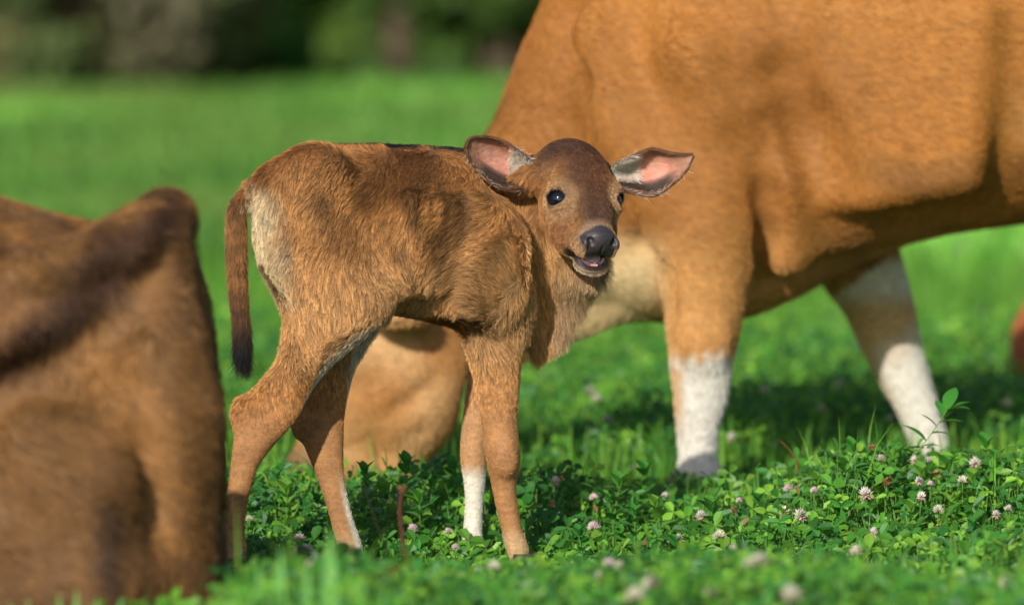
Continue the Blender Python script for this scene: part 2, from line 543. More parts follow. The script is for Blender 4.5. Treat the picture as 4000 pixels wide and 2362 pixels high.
def grow(P, Nn, flow, length, lift, col, r, K=5, rad=0.0003, clump=0.35, cell=0.009, curl=0.35, var=0.28):
    """strands along 'flow' laid against the hide; neighbours in a cell lean to one tip"""
    n = len(P)
    flow = flow - (flow * Nn).sum(1, keepdims=True) * Nn
    flow = unit(flow + 1e-5)
    lf = lift * r.uniform(0.6, 1.4, n)
    d = unit(flow * np.cos(lf)[:, None] + Nn * np.sin(lf)[:, None] + r.normal(size=(n, 3)) * 0.10)
    ln = length * r.uniform(0.65, 1.15, n)
    side = np.cross(Nn, flow)
    bend = r.normal(size=(n, 1)) * curl * side - Nn * (0.30 * np.sin(lf)[:, None])
    tip = P + d * ln[:, None] + bend * ln[:, None] * 0.6
    key = np.floor((P + vnoise3(P, 45, 4) * cell * 1.6 + vnoise3(P, 140, 2) * cell * 0.5) / cell).astype(np.int64)
    _, inv = np.unique(key @ np.array([1, 1000003, 998244353]), return_inverse=True)
    inv = inv.ravel()
    m = inv.max() + 1
    cnt = np.bincount(inv, minlength=m)[:, None]
    ct = np.stack([np.bincount(inv, tip[:, k], m) for k in range(3)], 1) / cnt
    rootmean = np.stack([np.bincount(inv, P[:, k], m) for k in range(3)], 1) / cnt
    dirm = np.stack([np.bincount(inv, (d * ln[:, None])[:, k], m) for k in range(3)], 1) / cnt
    target = ct[inv] * 0.5 + (rootmean + dirm)[inv] * 0.5
    tone = r.uniform(1 - var, 1 + var * 0.8, m)[inv] * r.uniform(0.75, 1.25, n)
    pts = np.empty((n, K, 3))
    for k in range(K):
        t = k / (K - 1)
        p = P - Nn * 0.0012 + d * ln[:, None] * t + bend * ln[:, None] * 0.6 * t * t
        q = P + (target - P) * t
        c = (clump * np.ones(n))[:, None] * t ** 1.5
        pts[:, k] = p * (1 - c) + q * c
    rd = np.linspace(1.0, 0.22, K)[None, :] * (rad * np.ones(n))[:, None]
    return pts, rd, np.clip(col * tone[:, None], 0.002, 0.9)


def hair_object(name, packs, parent, origin):
    pts = np.concatenate([p[0] for p in packs]); rd = np.concatenate([p[1] for p in packs]); col = np.concatenate([p[2] for p in packs])
    n, K = pts.shape[:2]
    cu = bpy.data.hair_curves.new(name)
    cu.add_curves([K] * n)
    pts = (pts - np.asarray(origin)).astype(np.float32)
    cu.attributes['position'].data.foreach_set('vector', pts.ravel())
    ra = cu.attributes.get('radius') or cu.attributes.new('radius', 'FLOAT', 'POINT')
    ra.data.foreach_set('value', rd.astype(np.float32).ravel())
    ca = cu.attributes.new('col', 'FLOAT_COLOR', 'CURVE')
    c4 = np.ones((n, 4), np.float32); c4[:, :3] = col
    ca.data.foreach_set('color', c4.ravel())
    o = bpy.data.objects.new(name, cu); COL.objects.link(o)
    cu.materials.append(M_FUR)
    o.parent = parent
    return o


def hoof_pair(parent, p, yaw, s, origin):
    """two pointed claws side by side"""
    prof = [(0.0, 1.00), (0.35, 0.96), (0.75, 0.82), (1.0, 0.70)]
    V, Q = [], []
    for side in (-1, 1):
        off = len(V)
        for h, sc in prof:
            for a in range(12):
                th = 2 * math.pi * a / 12
                x = math.cos(th); y = math.sin(th)
                xx = (x * 0.030 + (0.012 if x > 0 else 0) * abs(x)) * sc + (1 - h) * 0.008
                yy = y * 0.0135 * sc * (1 - 0.35 * max(x, 0)) + side * 0.0155
                V.append((xx * s, yy * s, h * 0.036 * s))
        for k in range(len(prof) - 1):
            for a in range(12):
                Q.append((off + k * 12 + a, off + k * 12 + (a + 1) % 12, off + (k + 1) * 12 + (a + 1) % 12, off + (k + 1) * 12 + a))
        for b0 in (off, off + 36):
            for a in range(0, 10, 2):
                Q.append((b0, b0 + a + 1, b0 + a + 2, b0 + (a + 3) % 12))
    V = np.array(V); c, sn = math.cos(yaw), math.sin(yaw)
    V = np.stack([V[:, 0] * c - V[:, 1] * sn, V[:, 0] * sn + V[:, 1] * c, V[:, 2]], 1) + np.asarray(p)
    return mesh_np('hoof', V, quads=np.array(Q), mat=M_HOOF, parent=parent, origin=origin)


def leg_loft(Fd, rows, Yc, k=0.02):
    """rows: (photo y, left edge, right edge, half thickness in depth [, depth])"""
    t, cx, cy, rx, ry = [], [], [], [], []
    for row in rows:
        y, l, r_, w = row[:4]
        Y = row[4] if len(row) > 4 else Yc
        a, b_ = at(l, y, Y), at(r_, y, Y)
        t.append(a[2]); cx.append((a[0] + b_[0]) / 2); cy.append(Y); rx.append((b_[0] - a[0]) / 2); ry.append(w)
    Fd.loft(2, t, cx, cy, rx, ry, k)
    return t, cx


def body_loft(Fd, rows, k=0.03, p=2.2):
    """rows: (photo x, top, bottom, half width, depth)"""
    t, cy, cz, ry, rz = [], [], [], [], []
    for x, top, bot, w, Y in rows:
        a, b_ = at(x, top, Y), at(x, bot, Y)
        t.append(a[0]); cy.append(Y); cz.append((a[2] + b_[2]) / 2); ry.append(w); rz.append((a[2] - b_[2]) / 2)
    Fd.loft(0, t, cy, cz, ry, rz, k, p)


def front(Fd, px, py, Y=1.1):
    """depth of the near surface of a field behind a photo pixel"""
    for _ in range(3):
        p = at(px, py, Y)
        i = min(np.searchsorted(Fd.ax[0], p[0]), len(Fd.ax[0]) - 1); k = min(np.searchsorted(Fd.ax[2], p[2]), len(Fd.ax[2]) - 1)
        c = Fd.D[i, :, k] < 0
        if not c.any(): return Y
        Y = float(Fd.ax[1][np.argmax(c)])
    return Y


def relief(Fd, pts, rad, k=0.03, sub=False, sink=0.4, Y=1.1):
    """groove (sub) or ridge laid along the near surface"""
    P_ = []
    for (px, py), r_ in zip(pts, rad):
        Ys = front(Fd, px, py, Y)
        P_.append(at(px, py, Ys + (-sink * r_ if sub else sink * r_)))
    for a_ in range(len(P_) - 1):
        Fd.cone(P_[a_], rad[a_], P_[a_ + 1], rad[a_ + 1], k, sub=sub)


def graded(lo, hi, fine_lo, fine_hi, c, f):
    a = np.arange(lo, fine_lo, c); b = np.arange(fine_lo, fine_hi, f); d = np.arange(fine_hi, hi, c)
    return np.concatenate([a, b, d])


# ================================================================== the calf
CALF_O = np.array([-0.2, 0.0, 0.0])
calf = empty('calf', CALF_O)
tag(calf, 'small furry brown calf standing with head turned, mouth open and ears spread', 'calf')

PSI, PHI = math.radians(21), math.radians(38.5)
HS = np.array([math.cos(PSI), math.sin(PSI), 0.0])
HN = np.array([math.sin(PSI) * math.cos(PHI), -math.cos(PSI) * math.cos(PHI), -math.sin(PHI)])
HW = np.array([math.sin(PSI) * math.sin(PHI), -math.cos(PSI) * math.sin(PHI), math.cos(PHI)])
ROLL = math.radians(4)
HS, HW = HS * math.cos(ROLL) - HW * math.sin(ROLL), HW * math.cos(ROLL) + HS * math.sin(ROLL)
HR = np.stack([HS, HN, HW], 1)
HO = at(2246, 706, -0.05)


def hp(s_, n_, w_):
    return HO + s_ * HS + n_ * HN + w_ * HW


Fc = Field(graded(-0.50, 0.24, 0.02, 0.21, 0.004, 0.002), graded(-0.32, 0.24, -0.22, 0.03, 0.004, 0.002), graded(-0.01, 0.735, 0.47, 0.735, 0.004, 0.002))
# trunk
body_loft(Fc, [
    (984, 800, 930, 0.020, -0.175), (1006, 700, 1020, 0.055, -0.165), (1055, 632, 1110, 0.082, -0.155), (1130, 590, 1190, 0.102, -0.14),
    (1225, 562, 1240, 0.112, -0.12), (1369, 555, 1215, 0.116, -0.09), (1500, 556, 1225, 0.122, -0.06), (1640, 562, 1250, 0.126, -0.03),
    (1780, 571, 1285, 0.120, 0.01), (1900, 588, 1320, 0.112, 0.04), (2000, 640, 1345, 0.092, 0.06), (2080, 740, 1370, 0.060, 0.07),
    (2140, 880, 1360, 0.035, 0.075), (2180, 1000, 1300, 0.020, 0.075)], k=0.03)
# neck up to the turned head, throat below it, dewlap fold
Fc.chain([at(2010, 880, 0.065), at(2120, 850, 0.068), at(2235, 790, 0.045)], [0.118, 0.100, 0.076], 0.03, 0.8)
Fc.chain([at(2120, 1080, 0.07), at(2225, 1000, 0.035), at(2290, 900, 0.0)], [0.070, 0.056, 0.046], 0.03, 0.75)
Fc.chain([at(2300, 1060, 0.0), at(2235, 1180, 0.04), at(2185, 1310, 0.055), at(2095, 1398, 0.055)], [0.034, 0.020, 0.016, 0.014], 0.02, 0.6)
# near hind leg
NH = [(760, 1190, 1330, 0.012, -0.145), (880, 1120, 1420, 0.034, -0.162), (1000, 1078, 1500, 0.053, -0.173), (1130, 1078, 1536, 0.064, -0.178), (1240, 1106, 1506, 0.062, -0.18), (1330, 1104, 1410, 0.054, -0.182),
      (1400, 1080, 1330, 0.046, -0.185), (1473, 1019, 1262, 0.037, -0.19), (1540, 955, 1215, 0.031, -0.192), (1600, 917, 1183, 0.027, -0.195), (1670, 911, 1138, 0.025, -0.198),
      (1740, 905, 1074, 0.022, -0.2), (1815, 897, 1019, 0.019, -0.2), (1910, 886, 985, 0.017, -0.2), (2000, 878, 965, 0.017, -0.2),
      (2070, 870, 960, 0.019, -0.2), (2140, 864, 968, 0.021, -0.2), (2200, 866, 965, 0.019, -0.2), (2290, 872, 985, 0.02, -0.2)]
leg_loft(Fc, NH, -0.19, 0.03)
# far hind leg
FH = [(1080, 1220, 1470, 0.03), (1274, 1232, 1480, 0.042), (1360, 1205, 1436, 0.04), (1433, 1182, 1400, 0.035), (1560, 1152, 1363, 0.028), (1640, 1148, 1350, 0.025), (1700, 1166, 1347, 0.024),
      (1767, 1194, 1346, 0.021), (1860, 1232, 1350, 0.018), (1958, 1266, 1367, 0.017), (2050, 1292, 1392, 0.018), (2117, 1311, 1416, 0.020), (2180, 1328, 1432, 0.019), (2268, 1335, 1462, 0.02)]
leg_loft(Fc, FH, -0.085, 0.014)
# near front leg
NF = [(960, 1840, 2030, 0.03), (1060, 1806, 2080, 0.052), (1180, 1797, 2096, 0.058), (1274, 1799, 2078, 0.055), (1400, 1824, 2046, 0.046), (1528, 1855, 2034, 0.037), (1688, 1880, 2028, 0.029),
      (1767, 1890, 2036, 0.028), (1831, 1902, 2035, 0.027), (1885, 1914, 2022, 0.022), (1990, 1936, 2030, 0.018), (2060, 1953, 2043, 0.0185),
      (2133, 1970, 2068, 0.021), (2185, 1984, 2072, 0.019), (2245, 1982, 2092, 0.02)]
leg_loft(Fc, NF, -0.005, 0.018)
# far front leg
FF = [(1150, 1850, 2010, 0.03), (1300, 1832, 1985, 0.045), (1433, 1826, 1965, 0.038), (1592, 1807, 1935, 0.031), (1700, 1797, 1915, 0.028), (1765, 1793, 1908, 0.028), (1830, 1799, 1905, 0.026), (1878, 1807, 1901, 0.022),
      (1958, 1812, 1893, 0.018), (2070, 1804, 1889, 0.018), (2150, 1795, 1896, 0.021), (2225, 1788, 1904, 0.02)]
leg_loft(Fc, FF, 0.13, 0.014)
# flank fold, hip and shoulder relief, hollow of the flank, ribs, navel
Fc.cone(at(1540, 1080, -0.16), 0.010, at(1500, 1235, -0.15), 0.008, 0.04)
Fc.ell(at(1245, 650, -0.195), (0.045, 0.03, 0.035), k=0.06)
Fc.ell(at(1440, 770, -0.25), (0.07, 0.035, 0.055), k=0.05, sub=True)
Fc.ell(at(1920, 1010, -0.065), (0.06, 0.03, 0.10), k=0.05)
Fc.cone(at(1905, 830, -0.085), 0.014, at(1850, 1210, -0.085), 0.014, 0.05)
for k in range(3):                                                                # wrinkles above the nose pad
    Fc.cone(hp(-0.016, 0.103 - 0.007 * k, 0.0195 + 0.003 * k), 0.0018, hp(0.016, 0.103 - 0.007 * k, 0.0195 + 0.003 * k), 0.0018, 0.006)
for k in range(4):
    Fc.cone(at(1600 + 62 * k, 760 + 12 * k, -0.158 + 0.02 * k), 0.008, at(1560 + 58 * k, 1100, -0.163 + 0.02 * k), 0.008, 0.03)
# hock points and accessory bumps
Fc.ell(at(938, 1606, -0.195), (0.011, 0.015, 0.022), k=0.03)
Fc.ell(at(1165, 1660, -0.085), (0.012, 0.014, 0.02), k=0.02)
Fc.ell(at(1975, 1790, -0.032), (0.018, 0.012, 0.028), k=0.02)
# tail
TAIL = [(1100, 662, -0.15, 0.022), (1030, 700, -0.18, 0.018), (970, 765, -0.195, 0.016), (932, 830, -0.20, 0.015), (924, 960, -0.20, 0.0135), (930, 1120, -0.20, 0.012), (942, 1270, -0.20, 0.010), (950, 1375, -0.20, 0.007)]
tz = np.linspace(0, 1, len(TAIL)); tt = np.linspace(0, 1, 26)
TP = np.stack([cub(tz, np.array([at(x, y, Y)[k] for x, y, Y, _ in TAIL]), tt) for k in range(3)], 1)
TR = np.interp(tt, tz, [q[3] for q in TAIL])
Fc.chain(TP[:5], TR[:5], 0.008)
Fc.chain(TP[4:], TR[4:], 0.002)
# head
Fc.ell(hp(0, 0.000, -0.004), (0.0585, 0.070, 0.058), HR, 0.03)
Fc.ell(hp(0, -0.035, -0.016), (0.053, 0.05, 0.052), HR, 0.03)
Fc.cone(hp(0, 0.045, -0.016), 0.044, hp(0, 0.115, -0.014), 0.027, 0.03)
for sg in (-1, 1):
    Fc.ell(hp(sg * 0.032, 0.050, -0.036), (0.023, 0.045, 0.036), HR, 0.03)       # cheeks
    Fc.ell(hp(sg * 0.039, 0.036, 0.020), (0.022, 0.020, 0.013), HR, 0.014)       # brow
    Fc.ell(hp(sg * 0.030, 0.088, -0.040), (0.021, 0.036, 0.026), HR, 0.025)      # lower cheek
    Fc.cone(hp(sg * 0.012, 0.055, 0.028), 0.007, hp(sg * 0.014, 0.105, 0.010), 0.007, 0.02)  # edges of the nasal bridge
    Fc.cone(hp(sg * 0.052, -0.028, -0.012), 0.026, hp(sg * 0.074, -0.038, -0.034), 0.019, 0.02)  # ear roots
    Fc.ell(hp(sg * 0.021, 0.136, -0.022), (0.015, 0.020, 0.018), HR, 0.012)      # upper lips
Fc.ell(hp(0, 0.131, -0.009), (0.0275, 0.025, 0.023), HR, 0.015)                   # muzzle
Fc.ell(hp(0, 0.143, -0.006), (0.0215, 0.013, 0.020), HR, 0.010)                  # nose pad
Fc.cone(hp(0, 0.02, -0.070), 0.034, hp(0.003, 0.126, -0.058), 0.016, 0.03)           # lower jaw
Fc.ell(hp(0.004, 0.136, -0.061), (0.028, 0.022, 0.0095), HR, 0.010)                   # lower lip
Fc.ell(hp(0.004, 0.156, -0.0415), (0.0285, 0.046, 0.0125), HR, 0.005, sub=True)      # open mouth
for sg in (-1, 1):
    Fc.ell(hp(sg * 0.0205, 0.153, 0.000), (0.0062, 0.011, 0.0052), HR, 0.004, sub=True)   # nostrils
    Fc.ell(hp(sg * 0.028, 0.147, -0.006), (0.005, 0.010, 0.008), HR, 0.006)               # nostril wings
Fc.cone(hp(0, 0.1575, -0.004), 0.0012, hp(0, 0.1535, -0.028), 0.0014, 0.003, sub=True)
EYES = [hp(sg * 0.0450, 0.0545, 0.0035) for sg in (-1, 1)]
EDIR, EFR = [], []
for sg, e_ in zip((-1, 1), EYES):
    ed = unit(HS * sg * 0.74 + HW * 0.60 + HN * 0.25)
    up_ = HW * 0.25 - HN * 0.97 + HS * sg * 0.10
    up_ = unit(up_ - ed * float(ed @ up_)); si_ = np.cross(ed, up_)
    EDIR.append(ed); EFR.append(np.stack([ed, si_, up_], 1))
    Fc.ell(e_ - ed * 0.0015, (0.0225, 0.0245, 0.0220), HR, 0.014)
    arc = [e_ + ed * (0.0195 - 0.006 * abs(a_)) + si_ * 0.0155 * math.sin(a_ * 1.25) + up_ * (0.0125 * math.cos(a_ * 1.25)) for a_ in np.linspace(-1, 1, 7)]
    Fc.chain(arc, [0.0018, 0.0026, 0.0030, 0.0032, 0.0030, 0.0026, 0.0018], 0.004)
    Fc.ell(e_ + ed * 0.0155 - up_ * 0.001, (0.0150, 0.0150, 0.0112), EFR[-1], 0.003, sub=True)
CV, CQ = Fc.mesh()
CV = smooth_mesh(CV, CQ, 1, 0.4)
CN = vert_normals(CV, CQ)


def calf_look(P, N):
    """coat colour, hair length, hair density, wetness at points of the hide (U, V are photo-like units on the calf's own plane)"""
    U = 2000 + 2400 * P[:, 0]; V = 2250 - 2400 * P[:, 2]
    h = (P - HO) @ HR
    s_, n_, w_ = h[:, 0], h[:, 1], h[:, 2]
    head = sstep(-(P[:, 1]), -0.035, 0.02) * sstep(U, 2060, 2120) * (1 - sstep(V, 1045, 1075)) * sstep(w_, -0.105, -0.085)
    neckh = (U > 2100) & (V < 1100) & (P[:, 1] < 0.05)
    base = mixc(srgb(220, 158, 94), srgb(172, 116, 62), vnoise(P, 16, 2))
    base = mixc(base, srgb(226, 168, 108), sstep(vnoise(P, 9, 5), 0.5, 0.8) * 0.6)
    base = mixc(base, srgb(72, 46, 26), sstep(vnoise(P * np.array([1.0, 1.0, 0.6]), 27, 6), 0.48, 0.74) * (1 - sstep(V, 1250, 1450)) * 0.6)
    fb = np.abs(U - np.interp(V, [700, 760, 1150, 1200], [1290, 1300, 1500, 1510]))
    base = mixc(base, srgb(92, 60, 34), (1 - sstep(fb, 30, 110)) * sstep(V, 680, 780) * (1 - sstep(V, 1120, 1200)) * 0.35)
    base = mixc(base, srgb(142, 86, 42), (1 - sstep(V, 560, 800)) * 0.65)                       # darker upper back
    base = mixc(base, srgb(224, 172, 112), sstep(V, 820, 1150) * (1 - sstep(V, 1300, 1500)) * 0.5)
    yc = np.interp(U, [1000, 1369, 1780, 2100], [-0.165, -0.09, 0.01, 0.07])
    spine = (1 - sstep(np.abs(P[:, 1] - yc), 0.018, 0.040)) * sstep(N[:, 2], 0.55, 0.85) * sstep(U, 1120, 1220) * (1 - head)
    base = mixc(base, srgb(34, 26, 26), spine)
    edge = np.interp(V, [640, 700, 850, 1000, 1100, 1190], [960, 1046, 1104, 1140, 1130, 1060])
    tail = (U < 1000) & (P[:, 1] < -0.165) & (V < 1420) & (P[:, 0] < np.interp(P[:, 2], [0.35, 0.54, 0.60, 0.62, 0.68], [-0.41, -0.412, -0.424, -0.426, -0.39]))
    patch = 0.92 * sstep(edge - U + 60 * (vnoise(P, 30, 4) - 0.5), -80, 50) * sstep(V, 660, 720) * (1 - sstep(V, 1140, 1200)) * ~tail
    base = mixc(base, srgb(222, 194, 150), patch)
    base = base * np.array([0.97, 1.02, 1.06])
    # legs
    nearleg = P[:, 1] < np.where(U < 1600, -0.11, 0.055)
    low = sstep(V, 1500, 1640)
    base = mixc(base, mixc(np.tile(srgb(186, 132, 80), (len(P), 1)), srgb(150, 104, 64), vnoise(P, 45, 1)), low * 0.85)
    base = mixc(base, srgb(214, 176, 132), sstep(V, 2040, 2130) * 0.75)
    inner = np.where(nearleg, sstep(N[:, 1], 0.15, 0.7), 0) * sstep(V, 1250, 1350)
    base = mixc(base, srgb(226, 210, 184), inner * 0.8)
    ff = ~nearleg & (U > 1700) & (V > 1330)
    base = np.where(ff[:, None], mixc(mixc(base, srgb(206, 158, 110), np.full(len(P), 0.6)), srgb(236, 224, 204), sstep(V, 1830, 1900)), base)
    fh = ~nearleg & (U < 1600) & (V > 1300)
    front = sstep(N[:, 0], 0.25, 0.8)
    base = np.where(fh[:, None], mixc(base, srgb(232, 218, 196), np.maximum(front * sstep(V, 1800, 1950), (1 - sstep(V, 1330, 1480)) * front)), base)
    # front edge of the thigh is pale
    base = mixc(base, srgb(220, 204, 176), sstep(N[:, 0] - N[:, 2] * 0.6, 0.85, 1.15) * sstep(V, 1180, 1260) * (1 - sstep(V, 1480, 1600)) * (U < 1600))
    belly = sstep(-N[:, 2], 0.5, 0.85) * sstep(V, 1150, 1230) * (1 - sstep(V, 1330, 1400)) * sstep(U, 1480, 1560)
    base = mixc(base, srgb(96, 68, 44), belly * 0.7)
    base = np.where(tail[:, None], mixc(mixc(srgb(168, 116, 66), srgb(112, 78, 46), vnoise(P, 40, 1)), srgb(26, 22, 22), sstep(V, 1040, 1290)), base)
    throat = sstep(U, 2120, 2200) * sstep(V, 950, 1080) * (1 - head)
    base = mixc(base, srgb(176, 148, 112), throat * 0.85)
    # face
    face = mixc(srgb(152, 102, 58), srgb(182, 132, 78), vnoise(P, 30, 3))
    face = mixc(face, srgb(98, 60, 36), sstep(w_ + 0.02 * (vnoise(P, 40, 2) - 0.5), -0.002, 0.045) * (1 - sstep(np.abs(s_) + 0.02 * (vnoise(P, 50, 5) - 0.5), 0.022, 0.062)) * 0.9)      # forehead and bridge of the nose
    face = mixc(face, srgb(70, 44, 32), sstep(-n_, -0.012, 0.03) * sstep(w_, -0.02, 0.03) * 0.85)
    face = mixc(face, srgb(66, 46, 36), sstep(vnoise(P, 90, 6), 0.55, 0.8) * 0.25)
    face = mixc(face, srgb(92, 64, 48), sstep(n_, 0.06, 0.10) * sstep(w_, -0.01, 0.015) * (1 - sstep(np.abs(s_), 0.02, 0.04)) * 0.8)
    face = mixc(face, srgb(186, 150, 104), sstep(-w_, 0.045, 0.08) * sstep(n_, 0.05, 0.1) * 0.5)
    deye = np.minimum(np.linalg.norm(P - EYES[0], axis=1), np.linalg.norm(P - EYES[1], axis=1))
    face = mixc(face, srgb(204, 166, 122), (1 - sstep(deye, 0.024, 0.042)) * 0.5)
    lid = np.zeros(len(P))
    for e_, fr in zip(EYES, EFR):
        q = (P - e_) @ fr
        qq = np.sqrt((q[:, 1] / 0.0150) ** 2 + ((q[:, 2] + 0.001) / 0.0112) ** 2)
        lid = np.maximum(lid, (1 - sstep(qq, 1.06, 1.28)) * (q[:, 0] > 0.004) * (q[:, 0] < 0.04))
    face = mixc(face, srgb(30, 24, 24), lid)
    pad = sstep(n_, 0.122, 0.131) * sstep(w_, -0.037, -0.033) * (1 - sstep(np.abs(s_), 0.0235, 0.027) * sstep(-w_, 0.004, 0.012))
    pad *= sstep(n_ + np.maximum(w_ - 0.012, 0) * 0.9 , 0.126, 0.134)
    rim = sstep(n_, 0.112, 0.126) * sstep(w_, -0.034, -0.026)
    face = mixc(face, srgb(196, 160, 126), rim * 0.55)
    face = mixc(face, srgb(58, 52, 54), pad)
    lip = sstep(n_, 0.110, 0.122) * sstep(-w_, 0.034, 0.039) * sstep(w_, -0.0590, -0.0570)
    face = mixc(face, srgb(44, 34, 34), lip)
    chin = sstep(n_, 0.10, 0.125) * sstep(-w_, 0.058, 0.0605)
    face = mixc(face, srgb(206, 190, 166), chin * 0.8)
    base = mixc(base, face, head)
    bare = np.maximum(np.maximum(pad, lip), lid) * head
    wet = np.maximum(pad, lip * 0.7) * head
    # hair length (m)
    ln = np.full(len(P), 0.027)
    ln = ln * (1 - 0.65 * sstep(V, 1450, 1700)) * (1 - 0.35 * sstep(V, 1250, 1450)) * (1 - 0.3 * (1 - sstep(V, 600, 700)))
    ln = ln * (1 - head) + head * (0.0065 + 0.004 * sstep(-w_, 0.05, 0.08))
    ln = np.where(tail, 0.014 + 0.008 * sstep(V, 700, 950) + 0.026 * sstep(V, 1150, 1350), ln)
    ln = ln * (1 + 0.2 * throat)
    ln[(spine > 0.5)] = 0.017
    dens = 1.0 + 1.6 * head + 1.2 * tail + 1.4 * (V > 1450)
    dens = dens * (1 - bare)
    return base, ln, dens, wet, head, tail, V, h


c_col, c_len, c_den, c_wet, c_head, c_tail, c_V, c_h = calf_look(CV, CN)
CV = CV - CN * (0.0055 * (1 - c_head) * ~c_tail * (1 - 0.65 * sstep(c_V, 1450, 1700)))[:, None]       # the hide lies below the outline of the hair
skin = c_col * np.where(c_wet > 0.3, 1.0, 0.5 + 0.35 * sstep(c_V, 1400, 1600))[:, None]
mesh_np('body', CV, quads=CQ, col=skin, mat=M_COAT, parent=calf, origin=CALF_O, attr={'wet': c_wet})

r = np.random.default_rng(21)
P, Nn, tri, B = sample(CV, CQ, CN, 600000, c_den, r)
col, ln, _, _, head_, tail_, V_, h_ = calf_look(P, Nn)
flow = np.tile(np.array([-1.0, 0.0, -0.75]), (len(P), 1))
legw = sstep(V_, 1250, 1450)[:, None]
flow = flow * (1 - legw) + np.array([0.15, 0, -1.0]) * legw
messy = (1 - head_) * (1 - sstep(V_, 1250, 1500)) * ~tail_
flow = flow + vnoise3(P, 7, 0) * 1.7 * messy[:, None] + vnoise3(P, 19, 3) * 0.9 * messy[:, None]
flow[tail_] = np.array([0.0, 0, -1.0]) + vnoise3(P[tail_], 30, 2) * 0.15
swirl = P - hp(0, 0.0, 0.06)
flow = flow * (1 - head_[:, None]) + unit(swirl) * head_[:, None]
lift = 0.12 + 0.28 * vnoise(P, 12, 5) * (1 - sstep(V_, 1400, 1650)) + 0.04 + 0.05 * head_
lift = np.where(tail_, 0.16 + 0.22 * vnoise(P, 25, 3), lift)
packs = [grow(P, Nn, flow, ln, lift, col, r, rad=0.00022 - 0.00006 * head_, clump=0.75 - 0.35 * head_ - 0.4 * tail_ - 0.3 * sstep(V_, 1400, 1600), cell=0.0042, var=0.5)]

# eyes
def sphere(c, rad, nu=24, nv=16):
    V, Q = [], []
    for i in range(nv + 1):
        th = math.pi * i / nv
        for j in range(nu):
            ph = 2 * math.pi * j / nu
            V.append((math.sin(th) * math.cos(ph), math.sin(th) * math.sin(ph), math.cos(th)))
    for i in range(nv):
        for j in range(nu):
            Q.append((i * nu + j, (i + 1) * nu + j, (i + 1) * nu + (j + 1) % nu, i * nu + (j + 1) % nu))
    return np.array(V) * rad + np.asarray(c), np.array(Q)


for sg, e_ in zip((-1, 1), EYES):
    V, Q = sphere(e_ + EDIR[(sg + 1) // 2] * 0.0012, 0.0178)
    mesh_np('eye', V, quads=Q, mat=M_EYE, parent=calf, origin=CALF_O)
# tongue and gum inside the mouth
V, Q = sphere((0, 0, 0), 1.0, 20, 12)
V[:, 2] += 0.25 * V[:, 1] ** 2
mesh_np('tongue', (V * np.array([0.0185, 0.040, 0.0088])) @ HR.T + hp(0.003, 0.110, -0.0485), quads=Q, mat=M_TONGUE, parent=calf, origin=CALF_O)
gp = [hp(0.004 + 0.0220 * math.sin(a), 0.118 + 0.029 * math.cos(a), -0.0520) for a in np.linspace(-1.25, 1.25, 13)]
V, Q = cone_tube(gp, [0.0034] * 13, 8)
mesh_np('gum', V, quads=Q, mat=M_GUM, parent=calf, origin=CALF_O)


# ears: cupped sheets with thickness, opening towards the viewer's side of the head
def ear(top, bot, Y0, Y1, cup, flip):
    nu, nv = 30, 17
    u = np.linspace(0, 1, nu); v = np.linspace(-1, 1, nv)
    def curve(pts):
        pts = np.array(pts, float)
        s = np.concatenate([[0], np.cumsum(np.linalg.norm(np.diff(pts, axis=0), axis=1))]); s /= s[-1]
        return np.stack([cub(s, pts[:, 0], u), cub(s, pts[:, 1], u)], 1)
    T, Bt = curve(top), curve(bot)
    front, back = [], []
    for i in range(nu):
        Yb = Y0 + (Y1 - Y0) * u[i]
        a, c = at(*T[i], Yb), at(*Bt[i], Yb)
        dep = cup * (0.35 + 0.65 * math.sin(math.pi * min(1, u[i] * 0.9 + 0.25))) * min(1, np.linalg.norm(a - c) / 0.05)
        for j in range(nv):
            f = (v[j] + 1) / 2
            p = a * (1 - f) + c * f
            q = dep * (1 - abs(v[j]) ** 2.2)
            p = p + np.array([0, q, 0]) + (c - a) * 0.10 * (1 - v[j] ** 2) * v[j]
            front.append(p)
    Fv = np.array(front)
    k = np.arange(nu * nv).reshape(nu, nv)
    Q1 = np.stack([k[:-1, :-1], k[1:, :-1], k[1:, 1:], k[:-1, 1:]], -1).reshape(-1, 4)
    N1 = vert_normals(Fv, Q1)
    if N1[:, 1].mean() > 0: Q1 = Q1[:, ::-1]; N1 = -N1
    Bv = Fv - N1 * 0.0042
    n = nu * nv
    Q2 = Q1[:, ::-1] + n
    rim = np.concatenate([k[:, 0], k[-1, 1:], k[::-1, -1][1:], k[0, ::-1][1:]])
    Qr = np.stack([rim[:-1], rim[1:], rim[1:] + n, rim[:-1] + n], 1)
    Vv = np.concatenate([Fv, Bv]); Qq = np.concatenate([Q1, Q2, Qr])
    uu = np.tile(np.repeat(u, nv), 2); vv = np.tile(np.tile(v, nu), 2); inside = np.repeat([1.0, 0.0], n)
    Nv = np.concatenate([N1, -N1])
    return Vv, Qq, Nv, uu, vv, inside


